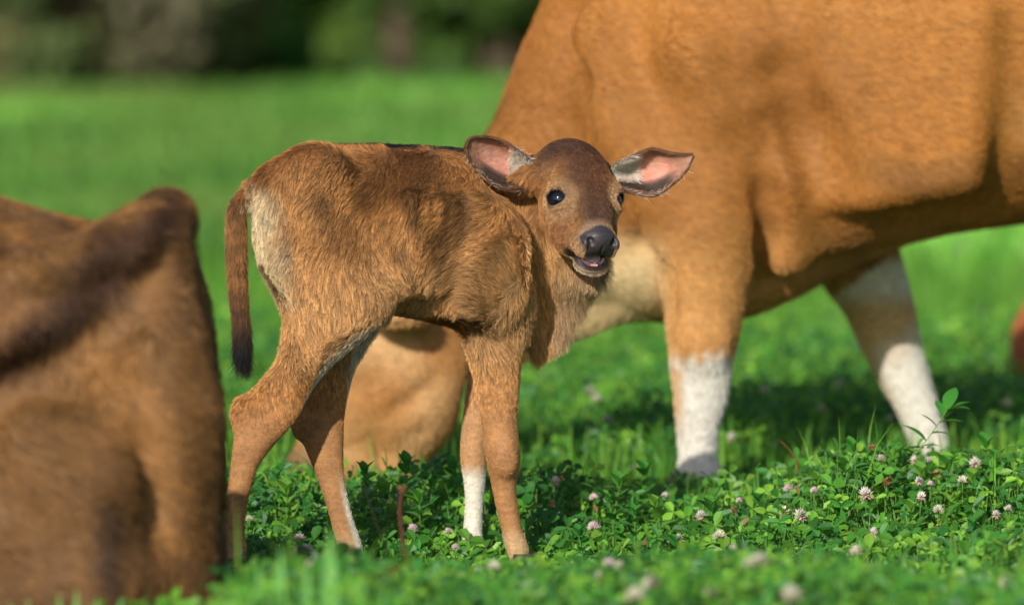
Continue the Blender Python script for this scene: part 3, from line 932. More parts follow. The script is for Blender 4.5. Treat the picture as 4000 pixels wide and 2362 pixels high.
def ear_look(uu, vv, inside, P):
    c = np.tile(srgb(122, 84, 52), (len(uu), 1))
    pink = srgb(214, 138, 118)
    i = mixc(np.tile(pink, (len(uu), 1)), srgb(226, 168, 142), vnoise(P, 60, 2))
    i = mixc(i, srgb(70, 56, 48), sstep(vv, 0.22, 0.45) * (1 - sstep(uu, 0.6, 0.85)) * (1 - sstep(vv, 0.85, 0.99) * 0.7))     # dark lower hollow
    i = mixc(i, srgb(150, 112, 82), sstep(uu, 0.55, 0.9) * 0.8)
    i = mixc(i, srgb(224, 210, 192), sstep(-uu, -0.30, -0.12) * (1 - sstep(vv, -0.1, 0.3)) * 0.95)                            # white hair at the root
    i = mixc(i, srgb(110, 78, 52), sstep(np.abs(vv), 0.80, 0.97) * 0.75)
    i = mixc(i, srgb(108, 82, 60), sstep(-vv, 0.45, 0.7) * sstep(uu, 0.25, 0.5) * 0.6)
    return mixc(c, i, inside)


EAR_L = ear([(2082, 640), (2020, 590), (1952, 549), (1885, 538), (1838, 544), (1822, 580)], [(2075, 742), (2030, 738), (1985, 738), (1935, 722), (1878, 676), (1838, 622), (1824, 588)], -0.052, -0.095, 0.034, 1)
EAR_R = ear([(2396, 648), (2498, 602), (2540, 586), (2613, 600), (2670, 607), (2706, 606)], [(2400, 728), (2491, 756), (2559, 760), (2626, 716), (2680, 662), (2704, 612)], -0.035, -0.02, 0.034, -1)
for (Vv, Qq, Nv, uu, vv, ins) in (EAR_L, EAR_R):
    ec = ear_look(uu, vv, ins, Vv)
    mesh_np('ear', Vv, quads=Qq, col=ec * 0.85, mat=M_COAT, parent=calf, origin=CALF_O, attr={'wet': np.zeros(len(Vv))})
    hairy = np.where(ins > 0.5, 0.25 + 1.6 * sstep(np.abs(vv), 0.55, 0.9) + 1.2 * sstep(-uu, -0.35, -0.15), 1.2)
    P, Nn, tri, B = sample(Vv, Qq, Nv, 11000, hairy, r)
    U_, VV_, I_ = [(q[tri] * B).sum(1) for q in (uu, vv, ins)]
    ax = unit(Vv[uu > 0.95].mean(0) - Vv[uu < 0.05].mean(0))
    fl = np.tile(ax, (len(P), 1)) + vnoise3(P, 50, 2) * 0.5
    el = 0.006 + 0.010 * I_ * (1 - sstep(U_, 0.1, 0.5))
    packs.append(grow(P, Nn, fl, el, np.full(len(P), 0.4), ear_look(U_, VV_, I_, P), r, rad=0.0002, clump=0.2, cell=0.006))
    tuft = np.where((ins > 0.5) & (uu < 0.30) & (vv < 0.25), 1.0, 0.0) + np.where((ins > 0.5) & (vv > 0.9), 0.12, 0.0)
    P, Nn, tri, B = sample(Vv, Qq, Nv, 1500, tuft, r)
    fl = np.tile(ax * 0.5 + np.array([0, 0, -0.7]), (len(P), 1)) + r.normal(size=(len(P), 3)) * 0.25
    packs.append(grow(P, Nn, fl, np.full(len(P), 0.015), np.full(len(P), 0.55), np.tile(srgb(226, 216, 198), (len(P), 1)), r, rad=0.00022, clump=0.3, cell=0.006))
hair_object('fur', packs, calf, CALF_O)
# eyelashes
lash = []
for sg, e_ in zip((-1, 1), EYES):
    V, Q = [], []
    for a in np.linspace(-1.1, 1.1, 15):
        ed, si_, up_ = EFR[(sg + 1) // 2].T
        p = e_ + ed * (0.0165 + 0.002 * math.cos(a)) + si_ * 0.0140 * math.sin(a) + up_ * (0.0105 * math.cos(a))
        d = ed * 0.9 + up_ * 0.45 + si_ * 0.5 * math.sin(a)
        v, q = cone_tube([p, p + d * 0.006, p + d * 0.011 - HW * 0.001], [0.0003, 0.00025, 0.0001], 4)
        Q.append(q + sum(len(t) for t in V)); V.append(v)
    mesh_np('eyelashes', np.concatenate(V), quads=np.concatenate(Q), mat=M_HOOF, parent=calf, origin=CALF_O)
for (x, y, Y) in ((930, 2290, -0.2), (1402, 2268, -0.085), (2040, 2245, -0.005), (1850, 2225, 0.13)):
    p = at(x, y, Y); p[2] = 0.0
    hoof_pair(calf, p, 0.35, 1.0, CALF_O)

# ================================================================== the grazing cow
COW_Y = 1.42
COW_O = np.array([0.6, COW_Y, 0.0])
cow = empty('cow', COW_O)
tag(cow, 'large golden brown cow with white lower legs grazing behind the calf', 'cow')
Fw = Field(np.arange(-0.55, 1.80, 0.009), np.arange(0.95, 1.95, 0.009), np.arange(-0.01, 1.32, 0.009))
body_loft(Fw, [
    (2250, 150, 900, 0.10, COW_Y), (2310, -60, 1120, 0.16, COW_Y), (2400, -300, 1200, 0.20, COW_Y), (2520, -460, 1235, 0.23, COW_Y), (2700, -560, 1255, 0.26, COW_Y), (2900, -590, 1240, 0.285, COW_Y),
    (3100, -580, 1165, 0.305, COW_Y), (3350, -560, 1030, 0.33, COW_Y), (3500, -550, 965, 0.345, COW_Y), (3700, -545, 912, 0.355, COW_Y), (4000, -545, 868, 0.355, COW_Y), (4300, -560, 800, 0.335, COW_Y),
    (4650, -590, 730, 0.30, COW_Y), (4950, -570, 780, 0.27, COW_Y), (5230, -450, 720, 0.20, COW_Y), (5360, -260, 420, 0.10, COW_Y)], k=0.05, p=2.3)
Fw.chain([at(2500, 60, COW_Y), at(2440, 400, COW_Y), at(2200, 800, COW_Y - 0.03), at(1975, 1060, COW_Y - 0.06), at(1740, 1210, COW_Y - 0.08)], [0.185, 0.210, 0.184, 0.140, 0.095], 0.035, 0.75)
Fw.chain([at(2520, 1000, COW_Y), at(2270, 1170, COW_Y - 0.02), at(1950, 1290, COW_Y - 0.05), at(1780, 1310, COW_Y - 0.08)], [0.10, 0.055, 0.055, 0.07], 0.06, 0.6)
# near fore leg with its shoulder
NFc = [(330, 2560, 2900, 0.03, 1.20), (480, 2480, 2960, 0.07, 1.20), (650, 2470, 2990, 0.10, 1.20), (800, 2490, 3000, 0.105, 1.19), (891, 2515, 2990, 0.10, 1.18), (987, 2531, 2962, 0.092, 1.175), (1098, 2562, 2928, 0.08, 1.17), (1258, 2598, 2896, 0.066, 1.17), (1337, 2611, 2880, 0.06, 1.17),
       (1401, 2616, 2865, 0.056, 1.17), (1496, 2627, 2851, 0.051, 1.17), (1560, 2634, 2840, 0.045, 1.17), (1655, 2643, 2812, 0.038, 1.17), (1750, 2650, 2799, 0.035, 1.17), (1855, 2650, 2800, 0.042, 1.17), (1920, 2650, 2790, 0.04, 1.17), (1980, 2640, 2815, 0.045, 1.17)]
leg_loft(Fw, NFc, 1.17, 0.022)
FFc = [(760, 3060, 3430, 0.06), (900, 3130, 3490, 0.075), (1000, 3180, 3520, 0.075), (1100, 3205, 3548, 0.07), (1230, 3300, 3580, 0.062), (1300, 3335, 3592, 0.06), (1370, 3366, 3604, 0.055), (1430, 3402, 3620, 0.05), (1500, 3440, 3640, 0.046), (1620, 3508, 3676, 0.04),
       (1750, 3562, 3716, 0.037), (1830, 3592, 3742, 0.04), (1905, 3610, 3775, 0.043)]
leg_loft(Fw, FFc, 1.64, 0.03)
# hind legs (outside the picture)
for Yh, dx in ((1.20, 0), (1.62, 260)):
    leg_loft(Fw, [(300, 4700 + dx * .3, 5250, 0.06), (700, 4640 + dx * .5, 5230, 0.10), (950, 4740 + dx * .8, 5200 + dx * .4, 0.085), (1200, 4960 + dx, 5250 + dx, 0.055), (1400, 5080 + dx, 5290 + dx, 0.042), (1600, 5060 + dx, 5200 + dx, 0.034), (1800, 5020 + dx, 5150 + dx, 0.034), (1950, 5000 + dx, 5180 + dx, 0.045)], Yh, 0.04)
# head lowered into the grass: skull, face, jaw, muzzle
HY = COW_Y - 0.12
Fw.chain([at(1570, 1190, HY), at(1430, 1500, HY), at(1290, 1820, HY)], [0.105, 0.090, 0.068], 0.05, 0.85)
Fw.chain([at(1712, 1420, HY), at(1655, 1620, HY), at(1540, 1840, HY)], [0.055, 0.050, 0.045], 0.05, 0.9)
Fw.ell(at(1600, 1450, HY - 0.05), (0.085, 0.05, 0.12), k=0.06)
Fw.ell(at(1280, 1860, HY), (0.072, 0.06, 0.055), k=0.04)
Fw.cone(at(1480, 1130, HY), 0.06, at(1520, 1060, HY), 0.04, 0.04)
for sg in (-1, 1):
    Fw.ell(at(1560, 1230, HY + sg * 0.11), (0.06, 0.10, 0.025), k=0.03)       # ears held out sideways
    Fw.ell(at(1400, 1400, HY + sg * 0.085), (0.03, 0.02, 0.03), k=0.03)       # brow
# creases: in front of the shoulder blade, behind the elbow, brisket fold; rounded rib bulge
Fw.ell(at(2480, 320, 1.23), (0.12, 0.05, 0.22), k=0.08)
Fw.ell(at(2860, 250, 1.16), (0.10, 0.05, 0.2), k=0.10)
Fw.cone(at(1720, 1480, HY - 0.105), 0.012, at(1450, 1690, HY - 0.10), 0.012, 0.03, sub=True)      # folds of the cheek, corner of the mouth, nostril
Fw.cone(at(1640, 1700, HY - 0.085), 0.010, at(1520, 1840, HY - 0.085), 0.010, 0.03, sub=True)
Fw.cone(at(1440, 1735, HY - 0.075), 0.012, at(1340, 1760, HY - 0.065), 0.012, 0.02, sub=True)
Fw.ell(at(1390, 1852, HY - 0.062), (0.012, 0.012, 0.010), k=0.01, sub=True)
for k in range(5):                                                                                # ribs
    Fw.cone(at(3230 + 150 * k, 60, 1.105 - 0.012 * k), 0.02, at(3260 + 130 * k, 760 - 20 * k, 1.112 - 0.012 * k), 0.02, 0.08)
Fw.ell(at(2740, 1330, 1.118), (0.045, 0.02, 0.05), k=0.03)                                        # knees
Fw.ell(at(2735, 1880, 1.15), (0.045, 0.03, 0.03), k=0.03)
relief(Fw, [(2560, -150), (2700, 200), (2800, 430)], [0.02, 0.024, 0.02], 0.08, sink=0.4)              # spine of the shoulder blade
relief(Fw, [(2330, 150), (2420, 480), (2540, 760)], [0.024, 0.028, 0.03], 0.08, sink=0.4)
relief(Fw, [(3015, 420), (3055, 680), (3075, 980)], [0.02, 0.030, 0.034], 0.05, sink=0.1)                # skin fold behind the elbow
relief(Fw, [(2985, 470), (2992, 760), (2985, 930), (2935, 1090)], [0.012, 0.018, 0.022, 0.026], 0.03, True, 0.1)
relief(Fw, [(3060, 300), (3150, 520), (3260, 760)], [0.02, 0.03, 0.03], 0.07, True, 0.5)
relief(Fw, [(2236, 60), (2232, 330), (2245, 560)], [0.016, 0.024, 0.024], 0.04, True, 0.2)                # in front of the shoulder
relief(Fw, [(2500, 960), (2560, 1080), (2590, 1190)], [0.018, 0.02, 0.02], 0.04, True, 0.2)
relief(Fw, [(2950, 1130), (3200, 1060), (3430, 985)], [0.016, 0.02, 0.016], 0.05, True, 0.3)
# tail
Fw.chain([at(5330, -430, COW_Y), at(5420, 0, COW_Y), at(5430, 700, COW_Y), at(5420, 1150, COW_Y)], [0.04, 0.028, 0.02, 0.035], 0.03)
WV, WQ = Fw.mesh()
WV = smooth_mesh(WV, WQ, 2, 0.5)
WN = vert_normals(WV, WQ)


def cow_look(P, N):
    k = 2080.0
    U = 2000 + k * P[:, 0]; V = 1930 - k * P[:, 2]
    c = mixc(srgb(162, 104, 44), srgb(180, 120, 54), vnoise(P, 6, 1))
    c = mixc(c, srgb(130, 84, 38), sstep(vnoise(P, 3.2, 2), 0.42, 0.75) * 0.35)
    c = mixc(c, srgb(206, 146, 80), sstep(V, 850, 1050) * (U > 2450) * (U < 3050) * 0.6)
    c = mixc(c, srgb(212, 164, 106), sstep(V, 700, 1150) * 0.45)
    c = mixc(c, srgb(120, 82, 40), sstep(vnoise(P * np.array([1, 1, 2.2]), 9, 4), 0.45, 0.75) * sstep(U, 3100, 3400) * sstep(V, 450, 700) * 0.6)
    c = mixc(c, srgb(224, 190, 138), sstep(U, 3800, 4050) * sstep(V, 250, 420) * (1 - sstep(V, 500, 640)) * 0.3)
    # pale brisket and underside of the neck
    c = mixc(c, srgb(228, 202, 158), (1 - sstep(U, 2480, 2640)) * sstep(V, 820, 1050) * sstep(U, 2000, 2150))
    knee = 1330 + 70 * (vnoise(P, 26, 3) - 0.5) + 60 * (vnoise(P * np.array([1, 1, .3]), 90, 1) - 0.5)
    near = P[:, 1] < COW_Y
    leg = ((U > 2500) & (V > 1200)) | ((P[:, 1] > 1.55) & (V > 950) & (P[:, 2] < np.interp(U, [3100, 3500], [0.30, 0.44])))
    far_edge = np.where(near, knee, 1010.0)
    c = np.where(leg[:, None], mixc(c, srgb(238, 230, 214), sstep(V, far_edge - 20, far_edge + 60)), c)
    tan = leg & (V > 1380)
    c = np.where(tan[:, None], mixc(c, srgb(206, 154, 96), sstep(-N[:, 0], 0.45, 0.9) * (1 - sstep(V, 1500, 1720)) * np.where(near, 0.7, 0.5)), c)
    fk = (~near) & (U > 3100) & (U < 3800)
    c = np.where(fk[:, None], mixc(c, srgb(214, 166, 104), sstep(V, 1130, 1230) * (1 - sstep(V + 70 * N[:, 0] + 60 * (vnoise(P, 20, 2) - 0.5), 1300, 1480)) * 0.8), c)
    hd = (U < 1900) & (V > 1080)
    c = np.where(hd[:, None], mixc(mixc(srgb(204, 156, 104), srgb(186, 132, 78), vnoise(P, 8, 1)), srgb(224, 186, 140), sstep(vnoise(P, 7, 6), 0.5, 0.8) * 0.5), c)
    mz = (1 - sstep(U, 1230, 1330)) * sstep(V, 1640, 1800)
    c = mixc(c, srgb(120, 88, 70), mz)
    white = sstep(c[:, 2], 0.28, 0.5)
    return c * (1.02 - 0.04 * white)[:, None] * np.where(white[:, None] > 0.3, 1.0, np.array([1.0, 0.98, 0.86])), V


w_col, w_V = cow_look(WV, WN)
mesh_np('body', WV, quads=WQ, col=w_col * 0.8, mat=M_COWHIDE, parent=cow, origin=COW_O, attr={'wet': np.zeros(len(WV))})
r = np.random.default_rng(31)
vis = np.where(WV[:, 0] < 1.05, 1.0, 0.25) * np.where(WV[:, 1] < COW_Y + 0.1, 1.0, 0.4)
P, Nn, tri, B = sample(WV, WQ, WN, 260000, vis, r)
col, V_ = cow_look(P, Nn)
flow = np.tile(np.array([1.0, 0.0, -0.35]), (len(P), 1))
lw = sstep(V_, 950, 1200)[:, None]
flow = flow * (1 - lw) + np.array([0.0, 0, -1.0]) * lw + vnoise3(P, 7, 0) * 0.6 + vnoise3(P, 30, 3) * 0.35
hair_object('fur', [grow(P, Nn, flow, np.full(len(P), 0.018), np.full(len(P), 0.16), col, r, K=4, rad=0.00045, clump=0.5, cell=0.008, var=0.22)], cow, COW_O)
for (x, y, Y) in ((2745, 1980, 1.17), (3710, 1905, 1.64), (5110, 1950, 1.20), (5370, 1950, 1.62)):
    p = at(x, y, Y); p[2] = 0.0
    hoof_pair(cow, p, math.pi, 1.75, COW_O)
V, Q = sphere(at(1300, 1400, HY - 0.075), 0.02)
mesh_np('eye', V, quads=Q, mat=M_EYE, parent=cow, origin=COW_O)
V, Q = sphere(at(1300, 1400, HY + 0.075), 0.02)
mesh_np('eye', V, quads=Q, mat=M_EYE, parent=cow, origin=COW_O)

# ================================================================== the cow lying in front, rump towards the calf
LY = -1.30
LIE_O = np.array([-1.2, LY, 0.0])
lying = empty('lying_cow', LIE_O)
tag(lying, 'dark brown cow lying in the grass with its bony rump turned to the calf', 'cow')
Fl = Field(np.arange(-2.65, -0.36, 0.009), np.arange(LY - 0.57, LY + 0.50, 0.009), np.arange(-0.01, 1.15, 0.009))
body_loft(Fl, [
    (-3600, 700, 2500, 0.24, LY), (-3000, 640, 2600, 0.33, LY), (-2200, 640, 2640, 0.40, LY), (-1400, 660, 2640, 0.40, LY), (-600, 690, 2640, 0.38, LY), (-100, 758, 2640, 0.35, LY), (160, 830, 2640, 0.33, LY), (340, 872, 2640, 0.315, LY), (480, 886, 2640, 0.30, LY),
    (600, 880, 2640, 0.24, LY), (680, 895, 2640, 0.18, LY + .03), (730, 920, 2640, 0.13, LY + .06), (768, 1020, 2640, 0.10, LY + .08), (806, 1150, 2640, 0.07, LY + .10), (838, 1330, 2600, 0.04, LY + .11), (862, 1550, 2300, 0.02, LY + .12)], k=0.04, p=2.2)
Fl.chain([at(652, 838, LY - 0.04), at(636, 872, LY - 0.08), at(550, 965, LY - 0.17), at(380, 1105, LY - 0.23), at(120, 1230, LY - 0.27), at(-300, 1330, LY - 0.28)], [0.020, 0.032, 0.042, 0.056, 0.078, 0.10], 0.055)
Fl.chain([at(648, 850, LY - 0.02), at(560, 905, LY + 0.02)], [0.022, 0.024], 0.05)
Fl.ell(at(230, 2100, LY - 0.20), (0.20, 0.20, 0.30), k=0.10)
Fl.chain([at(560, 1080, LY - 0.20), at(625, 1350, LY - 0.24), at(665, 1650, LY - 0.26), at(670, 2500, LY - 0.25)], [0.026, 0.032, 0.036, 0.038], 0.10)
relief(Fl, [(650, 1020), (520, 1180), (400, 1300), (180, 1480), (-80, 1620)], [0.018, 0.026, 0.034, 0.045, 0.05], 0.035, True, 0.2, LY - 0.3)
relief(Fl, [(430, 1090), (250, 1150), (90, 1170)], [0.02, 0.028, 0.02], 0.04, True, 0.3, LY - 0.3)
relief(Fl, [(520, 1780), (540, 2000), (530, 2250)], [0.016, 0.022, 0.016], 0.06, True, 0.5, LY - 0.3)
relief(Fl, [(120, 1700), (330, 1900), (400, 2200)], [0.03, 0.04, 0.04], 0.07, False, 0.2, LY - 0.3)
# folded legs, neck, head (left of the picture)
Fl.chain([at(250, 2350, LY - 0.32), at(-550, 2420, LY - 0.42), at(60, 2560, LY - 0.46), at(300, 2565, LY - 0.46)], [0.13, 0.07, 0.045, 0.04], 0.05)
Fl.chain([at(-3100, 2250, LY - 0.2), at(-3500, 2450, LY - 0.32), at(-3000, 2560, LY - 0.36)], [0.10, 0.06, 0.045], 0.05)
Fl.chain([at(-3300, 1300, LY), at(-3900, 700, LY), at(-4150, 400, LY)], [0.26, 0.17, 0.12], 0.06, 0.7)
Fl.chain([at(-4150, 380, LY), at(-4500, 700, LY), at(-4700, 950, LY)], [0.12, 0.10, 0.065], 0.05, 0.85)
for sg in (-1, 1):
    Fl.ell(at(-4000, 360, LY + sg * 0.17), (0.05, 0.10, 0.03), k=0.03)
LV, LQ = Fl.mesh()
LV = smooth_mesh(LV, LQ, 2, 0.5)
LN = vert_normals(LV, LQ)


def lie_look(P, N):
    k = 2740.0
    U = 2000 + k * P[:, 0]; V = 2600 - k * P[:, 2]
    c = mixc(srgb(142, 100, 54), srgb(104, 72, 40), vnoise(P, 7, 1))
    c = mixc(c, srgb(160, 112, 60), sstep(vnoise(P * np.array([2.2, 2, 0.8]), 8, 3), 0.5, 0.8) * 0.8)
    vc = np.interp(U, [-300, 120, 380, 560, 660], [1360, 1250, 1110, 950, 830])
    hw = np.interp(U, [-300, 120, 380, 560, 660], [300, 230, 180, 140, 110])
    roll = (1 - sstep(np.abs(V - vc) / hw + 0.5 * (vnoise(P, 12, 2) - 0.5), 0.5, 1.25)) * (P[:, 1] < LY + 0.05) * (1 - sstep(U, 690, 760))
    c = mixc(c, mixc(np.tile(srgb(44, 27, 20), (len(P), 1)), srgb(78, 50, 33), vnoise(P * np.array([0.6, 1, 1.6]), 16, 6)), roll * 0.9)  # dark fur along the roll, with some shade put into the colour
    c = mixc(c, srgb(176, 126, 78), roll * (1 - sstep(U, 150, 420)) * (1 - sstep(V - vc, -90, 20)) * 0.75)  # painted highlight: sunlit tan along the roll's upper left
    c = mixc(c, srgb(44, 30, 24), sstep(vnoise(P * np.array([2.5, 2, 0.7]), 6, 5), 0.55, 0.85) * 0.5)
    c = mixc(c, srgb(44, 34, 30), (1 - sstep(np.hypot((U - 520) / 60, (V - 2010) / 240), 0.5, 1.3)) * 0.7)  # dark streak in the thigh groove, partly painted shade
    return c, V


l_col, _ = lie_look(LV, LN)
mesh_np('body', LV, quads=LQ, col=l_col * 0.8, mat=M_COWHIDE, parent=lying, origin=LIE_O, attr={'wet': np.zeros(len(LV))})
r = np.random.default_rng(41)
P, Nn, tri, B = sample(LV, LQ, LN, 190000, np.where(LV[:, 0] > -1.0, 1.0, 0.2), r)
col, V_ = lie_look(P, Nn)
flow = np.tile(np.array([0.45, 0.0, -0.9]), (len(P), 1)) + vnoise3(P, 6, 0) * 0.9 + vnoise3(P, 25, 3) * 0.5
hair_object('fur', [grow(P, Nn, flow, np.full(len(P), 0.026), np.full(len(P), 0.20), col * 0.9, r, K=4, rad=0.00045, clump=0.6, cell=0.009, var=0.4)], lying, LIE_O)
for (x, Y) in ((330, LY - 0.46), (-2950, LY - 0.36)):
    p = at(x, 2560, Y); p[2] = 0.0
    hoof_pair(lying, p, 0.2, 1.7, LIE_O)
for sg in (-1, 1):
    V, Q = sphere(at(-4330, 530, LY + sg * 0.088), 0.02)
    mesh_np('eye', V, quads=Q, mat=M_EYE, parent=lying, origin=LIE_O)

# ------------------------------------------------------------------ a young animal resting further off, at the right edge
rest = empty('resting_calf', (1.60, 3.4, 0))
tag(rest, 'reddish brown calf resting in the grass beyond the white legged cow', 'calf')
Fr = Field(np.arange(-0.55, 0.75, 0.012), np.arange(-0.3, 0.3, 0.012), np.arange(-0.01, 0.62, 0.012))
Fr.loft(0, [-0.48, -0.44, -0.36, -0.2, 0.0, 0.2, 0.36, 0.46], [0] * 8, [0.13, 0.14, 0.16, 0.19, 0.20, 0.20, 0.2, 0.2], [0.05, 0.11, 0.15, 0.17, 0.17, 0.16, 0.12, 0.05], [0.07, 0.13, 0.165, 0.19, 0.20, 0.2, 0.15, 0.07], 0.03)
Fr.chain([(0.34, 0, 0.26), (0.48, -0.02, 0.40), (0.52, -0.04, 0.47)], [0.11, 0.08, 0.065], 0.04)
Fr.chain([(0.52, -0.04, 0.47), (0.62, -0.10, 0.42)], [0.065, 0.035], 0.03)
for sg in (-1, 1):
    Fr.ell((0.49, -0.04 + sg * 0.09, 0.50), (0.025, 0.05, 0.015), k=0.02)
    Fr.chain([(-0.2, sg * 0.13, 0.12), (0.05, sg * 0.2, 0.06), (-0.22, sg * 0.21, 0.03)], [0.08, 0.035, 0.022], 0.03)
    Fr.chain([(0.32, sg * 0.09, 0.1), (0.45, sg * 0.12, 0.05), (0.25, sg * 0.14, 0.025)], [0.06, 0.03, 0.02], 0.03)
RV, RQ = Fr.mesh()
RV = smooth_mesh(RV, RQ, 2, 0.5)
mesh_np('body', RV, quads=RQ, col=mixc(srgb(176, 96, 50), srgb(150, 78, 40), vnoise(RV, 8, 1)), mat=M_COWHIDE, parent=rest, attr={'wet': np.zeros(len(RV))})

# ================================================================== clover and grass
def canopy(x, y):
    """height of the ground cover in metres"""
    P = np.stack([x, y, np.zeros_like(x)], 1)
    h = 0.095 + 0.06 * (vnoise(P, 3.5, 2) - 0.5) + 0.05 * (vnoise(P, 9, 3) - 0.5)
    h = h + 0.065 * sstep(x, 0.25, 0.6) * sstep(y, -0.15, 0.15) * (1 - sstep(y, 0.5, 0.9))
    h = h + 0.03 * sstep(y, 0.12, 0.3) * (1 - sstep(y, 0.6, 1.0)) * (x < 0.2)
    h = h + np.where(x > -0.36, 0.10, 0.01) * sstep(-y, 0.5, 2.4)
    h = h + 0.10 * np.maximum(vnoise(P, 6, 5) - 0.5, 0) * sstep(x, 0.2, 0.5) * sstep(y, -0.2, 0.1)
    h = h + 0.05 * np.exp(-(np.hypot(x - 0.33, y - 0.92) / 0.16) ** 2)
    h = h * (1 - 0.5 * sstep(y, 0.4, 0.65) * (1 - sstep(y, 1.3, 1.9)))
    for fx, fy, rr in ((0.03, -0.2, 0.22), (-0.06, -0.12, 0.20), (-0.25, -0.28, 0.22), (-0.42, -0.4, 0.2), (0.02, -0.4, 0.2), (0.80, 1.2, 0.3), (0.75, 1.5, 0.25), (-0.30, -0.5, 0.25)):
        d = np.hypot(x - fx, (y - fy) * 0.8)
        h = h * (1 - 0.68 * np.exp(-(d / rr) ** 2))
    return np.maximum(h, 0.02)


def blocked(x, y):
    """places taken by bodies and legs"""
    b = (x < -0.38) & (np.abs(y - LY) < 0.36)
    for fx, fy, rr in ((0.005, -0.005, 0.035), (-0.06, 0.13, 0.035), (-0.25, -0.045, 0.035), (-0.43, -0.2, 0.035), (0.355, 1.17, 0.055), (0.83, 1.64, 0.06)):
        b |= np.hypot(x - fx, y - fy) < rr
    return b


def scatter(n, y0, y1, r, half=0.95):
    """random places in the wedge of field that the picture takes in (with a margin)"""
    y = y0 + (y1 - y0) * r.random(n)
    w = (y + CAM_D) * 2000 / F * (1 + half)
    x = (r.random(n) * 2 - 1) * w
    return x, y


LEAFLET = np.array([(0, 0, 0), (0, .55, -.06), (0, 1.0, -.10), (-.30, .42, .06), (-.30, .80, .04), (.30, .42, .06), (.30, .80, .04)])
LEAF_T = np.array([(0, 1, 3), (1, 4, 3), (1, 2, 4), (0, 5, 1), (1, 5, 6), (1, 6, 2)])
SHADES = np.array([srgb(64, 122, 40), srgb(80, 138, 42), srgb(50, 106, 40), srgb(98, 152, 46), srgb(62, 124, 48), srgb(122, 168, 54)])


def clover(n, y0, y1, seed, size, name, keep=None):
    r = np.random.default_rng(seed)
    x, y = scatter(n, y0, y1, r)
    ok = ~blocked(x, y)
    x, y = x[ok], y[ok]; n = len(x)
    H = canopy(x, y)
    z0 = ground_z(x, y)
    h = H * (0.35 + 0.75 * r.random(n) ** 0.6)
    top = np.stack([x + r.normal(size=n) * 0.02, y + r.normal(size=n) * 0.02, z0 + h], 1)
    foot = np.stack([x, y, z0 - 0.005], 1)
    # leaf frame: faces up and towards the light with scatter
    nrm = unit(np.array([-0.25, -0.55, 0.9]) + r.normal(size=(n, 3)) * 0.42)
    u = unit(np.cross(nrm, r.normal(size=(n, 3)))); v = np.cross(nrm, u)
    s = size * (0.5 + 1.15 * r.random(n) ** 1.3)
    slim = r.uniform(0.62, 1.15, n)
    VV, CC = [], []
    tone = SHADES[r.integers(0, len(SHADES), n)] * r.uniform(0.65, 1.35, (n, 1))
    for k in range(3):
        a = 2.094 * k + r.normal(size=n) * 0.15
        e1 = np.cos(a)[:, None] * u + np.sin(a)[:, None] * v          # leaflet axis
        e2 = np.cross(nrm, e1)
        dr = r.normal(size=(n, 1)) * 0.22 - 0.12
        e1 = unit(e1 + nrm * dr)
        e3 = np.cross(e1, e2)
        lv = (top[:, None, :] + s[:, None, None] * (LEAFLET[None, :, 1:2] * e1[:, None, :] + LEAFLET[None, :, 0:1] * slim[:, None, None] * e2[:, None, :] + LEAFLET[None, :, 2:3] * np.sign(e3[:, 2:3])[:, None, :] * e3[:, None, :]))
        VV.append(lv.reshape(-1, 3))
        CC.append(np.repeat(tone * r.uniform(0.9, 1.1, (n, 1)), 7, 0))
    nl = n * 3
    LVt = np.concatenate(VV); LCt = np.concatenate(CC)
    T = (np.arange(nl)[:, None, None] * 7 + LEAF_T[None]).reshape(-1, 3)
    # leaf stalks
    mid = foot * 0.5 + top * 0.5 + r.normal(size=(n, 3)) * np.array([0.012, 0.012, 0.0])
    wv = np.array([0.00075, 0, 0])
    SV = np.stack([foot - wv, foot + wv, mid - wv, mid + wv, top - wv * .6, top + wv * .6], 1).reshape(-1, 3)
    k = np.arange(n)[:, None] * 6 + len(LVt)
    ST = np.concatenate([k + [0, 1, 3], k + [0, 3, 2], k + [2, 3, 5], k + [2, 5, 4]])
    SC = np.repeat(np.tile(srgb(112, 160, 70), (n, 1)), 6, 0)
    o = mesh_np(name, np.concatenate([LVt, SV]), tris=np.concatenate([T, ST]), col=np.concatenate([LCt, SC]), mat=M_LEAF, smooth=False)
    return o


def blades(x, y, h, w, seed, name, cols, lean=0.35, gain=1.0, dry=None):
    r = np.random.default_rng(seed)
    n = len(x)
    z0 = ground_z(x, y)
    p0 = np.stack([x, y, z0 - 0.005], 1)
    a = r.uniform(0, 6.283, n)
    d = np.stack([np.cos(a), np.sin(a), np.zeros(n)], 1)
    ln = lean * r.random(n)[:, None] * h[:, None]
    side = np.stack([np.cos(a + 1.57 + r.normal(size=n) * .5), np.sin(a + 1.57 + r.normal(size=n) * .5), np.zeros(n)], 1) * (w[:, None] * 0.5)
    up = np.array([0, 0, 1.0]) * h[:, None]
    p1 = p0 + up * 0.5 + d * ln * 0.35
    p2 = p0 + up * 0.85 + d * ln * 0.9
    p3 = p0 + up + d * ln * 1.5
    V = np.stack([p0 - side, p0 + side, p1 - side, p1 + side, p2 - side * .6, p2 + side * .6, p3], 1).reshape(-1, 3)
    k = np.arange(n)[:, None] * 7
    T = np.concatenate([k + [0, 1, 3], k + [0, 3, 2], k + [2, 3, 5], k + [2, 5, 4], k + [4, 5, 6]])
    c = cols[r.integers(0, len(cols), n)] * r.uniform(0.75, 1.25, (n, 1)) * (gain * np.ones(n))[:, None]
    if dry is not None: c = mixc(c, srgb(172, 176, 96), dry)
    return mesh_np(name, V, tris=T, col=np.repeat(c, 7, 0), mat=M_GRASS, smooth=False)


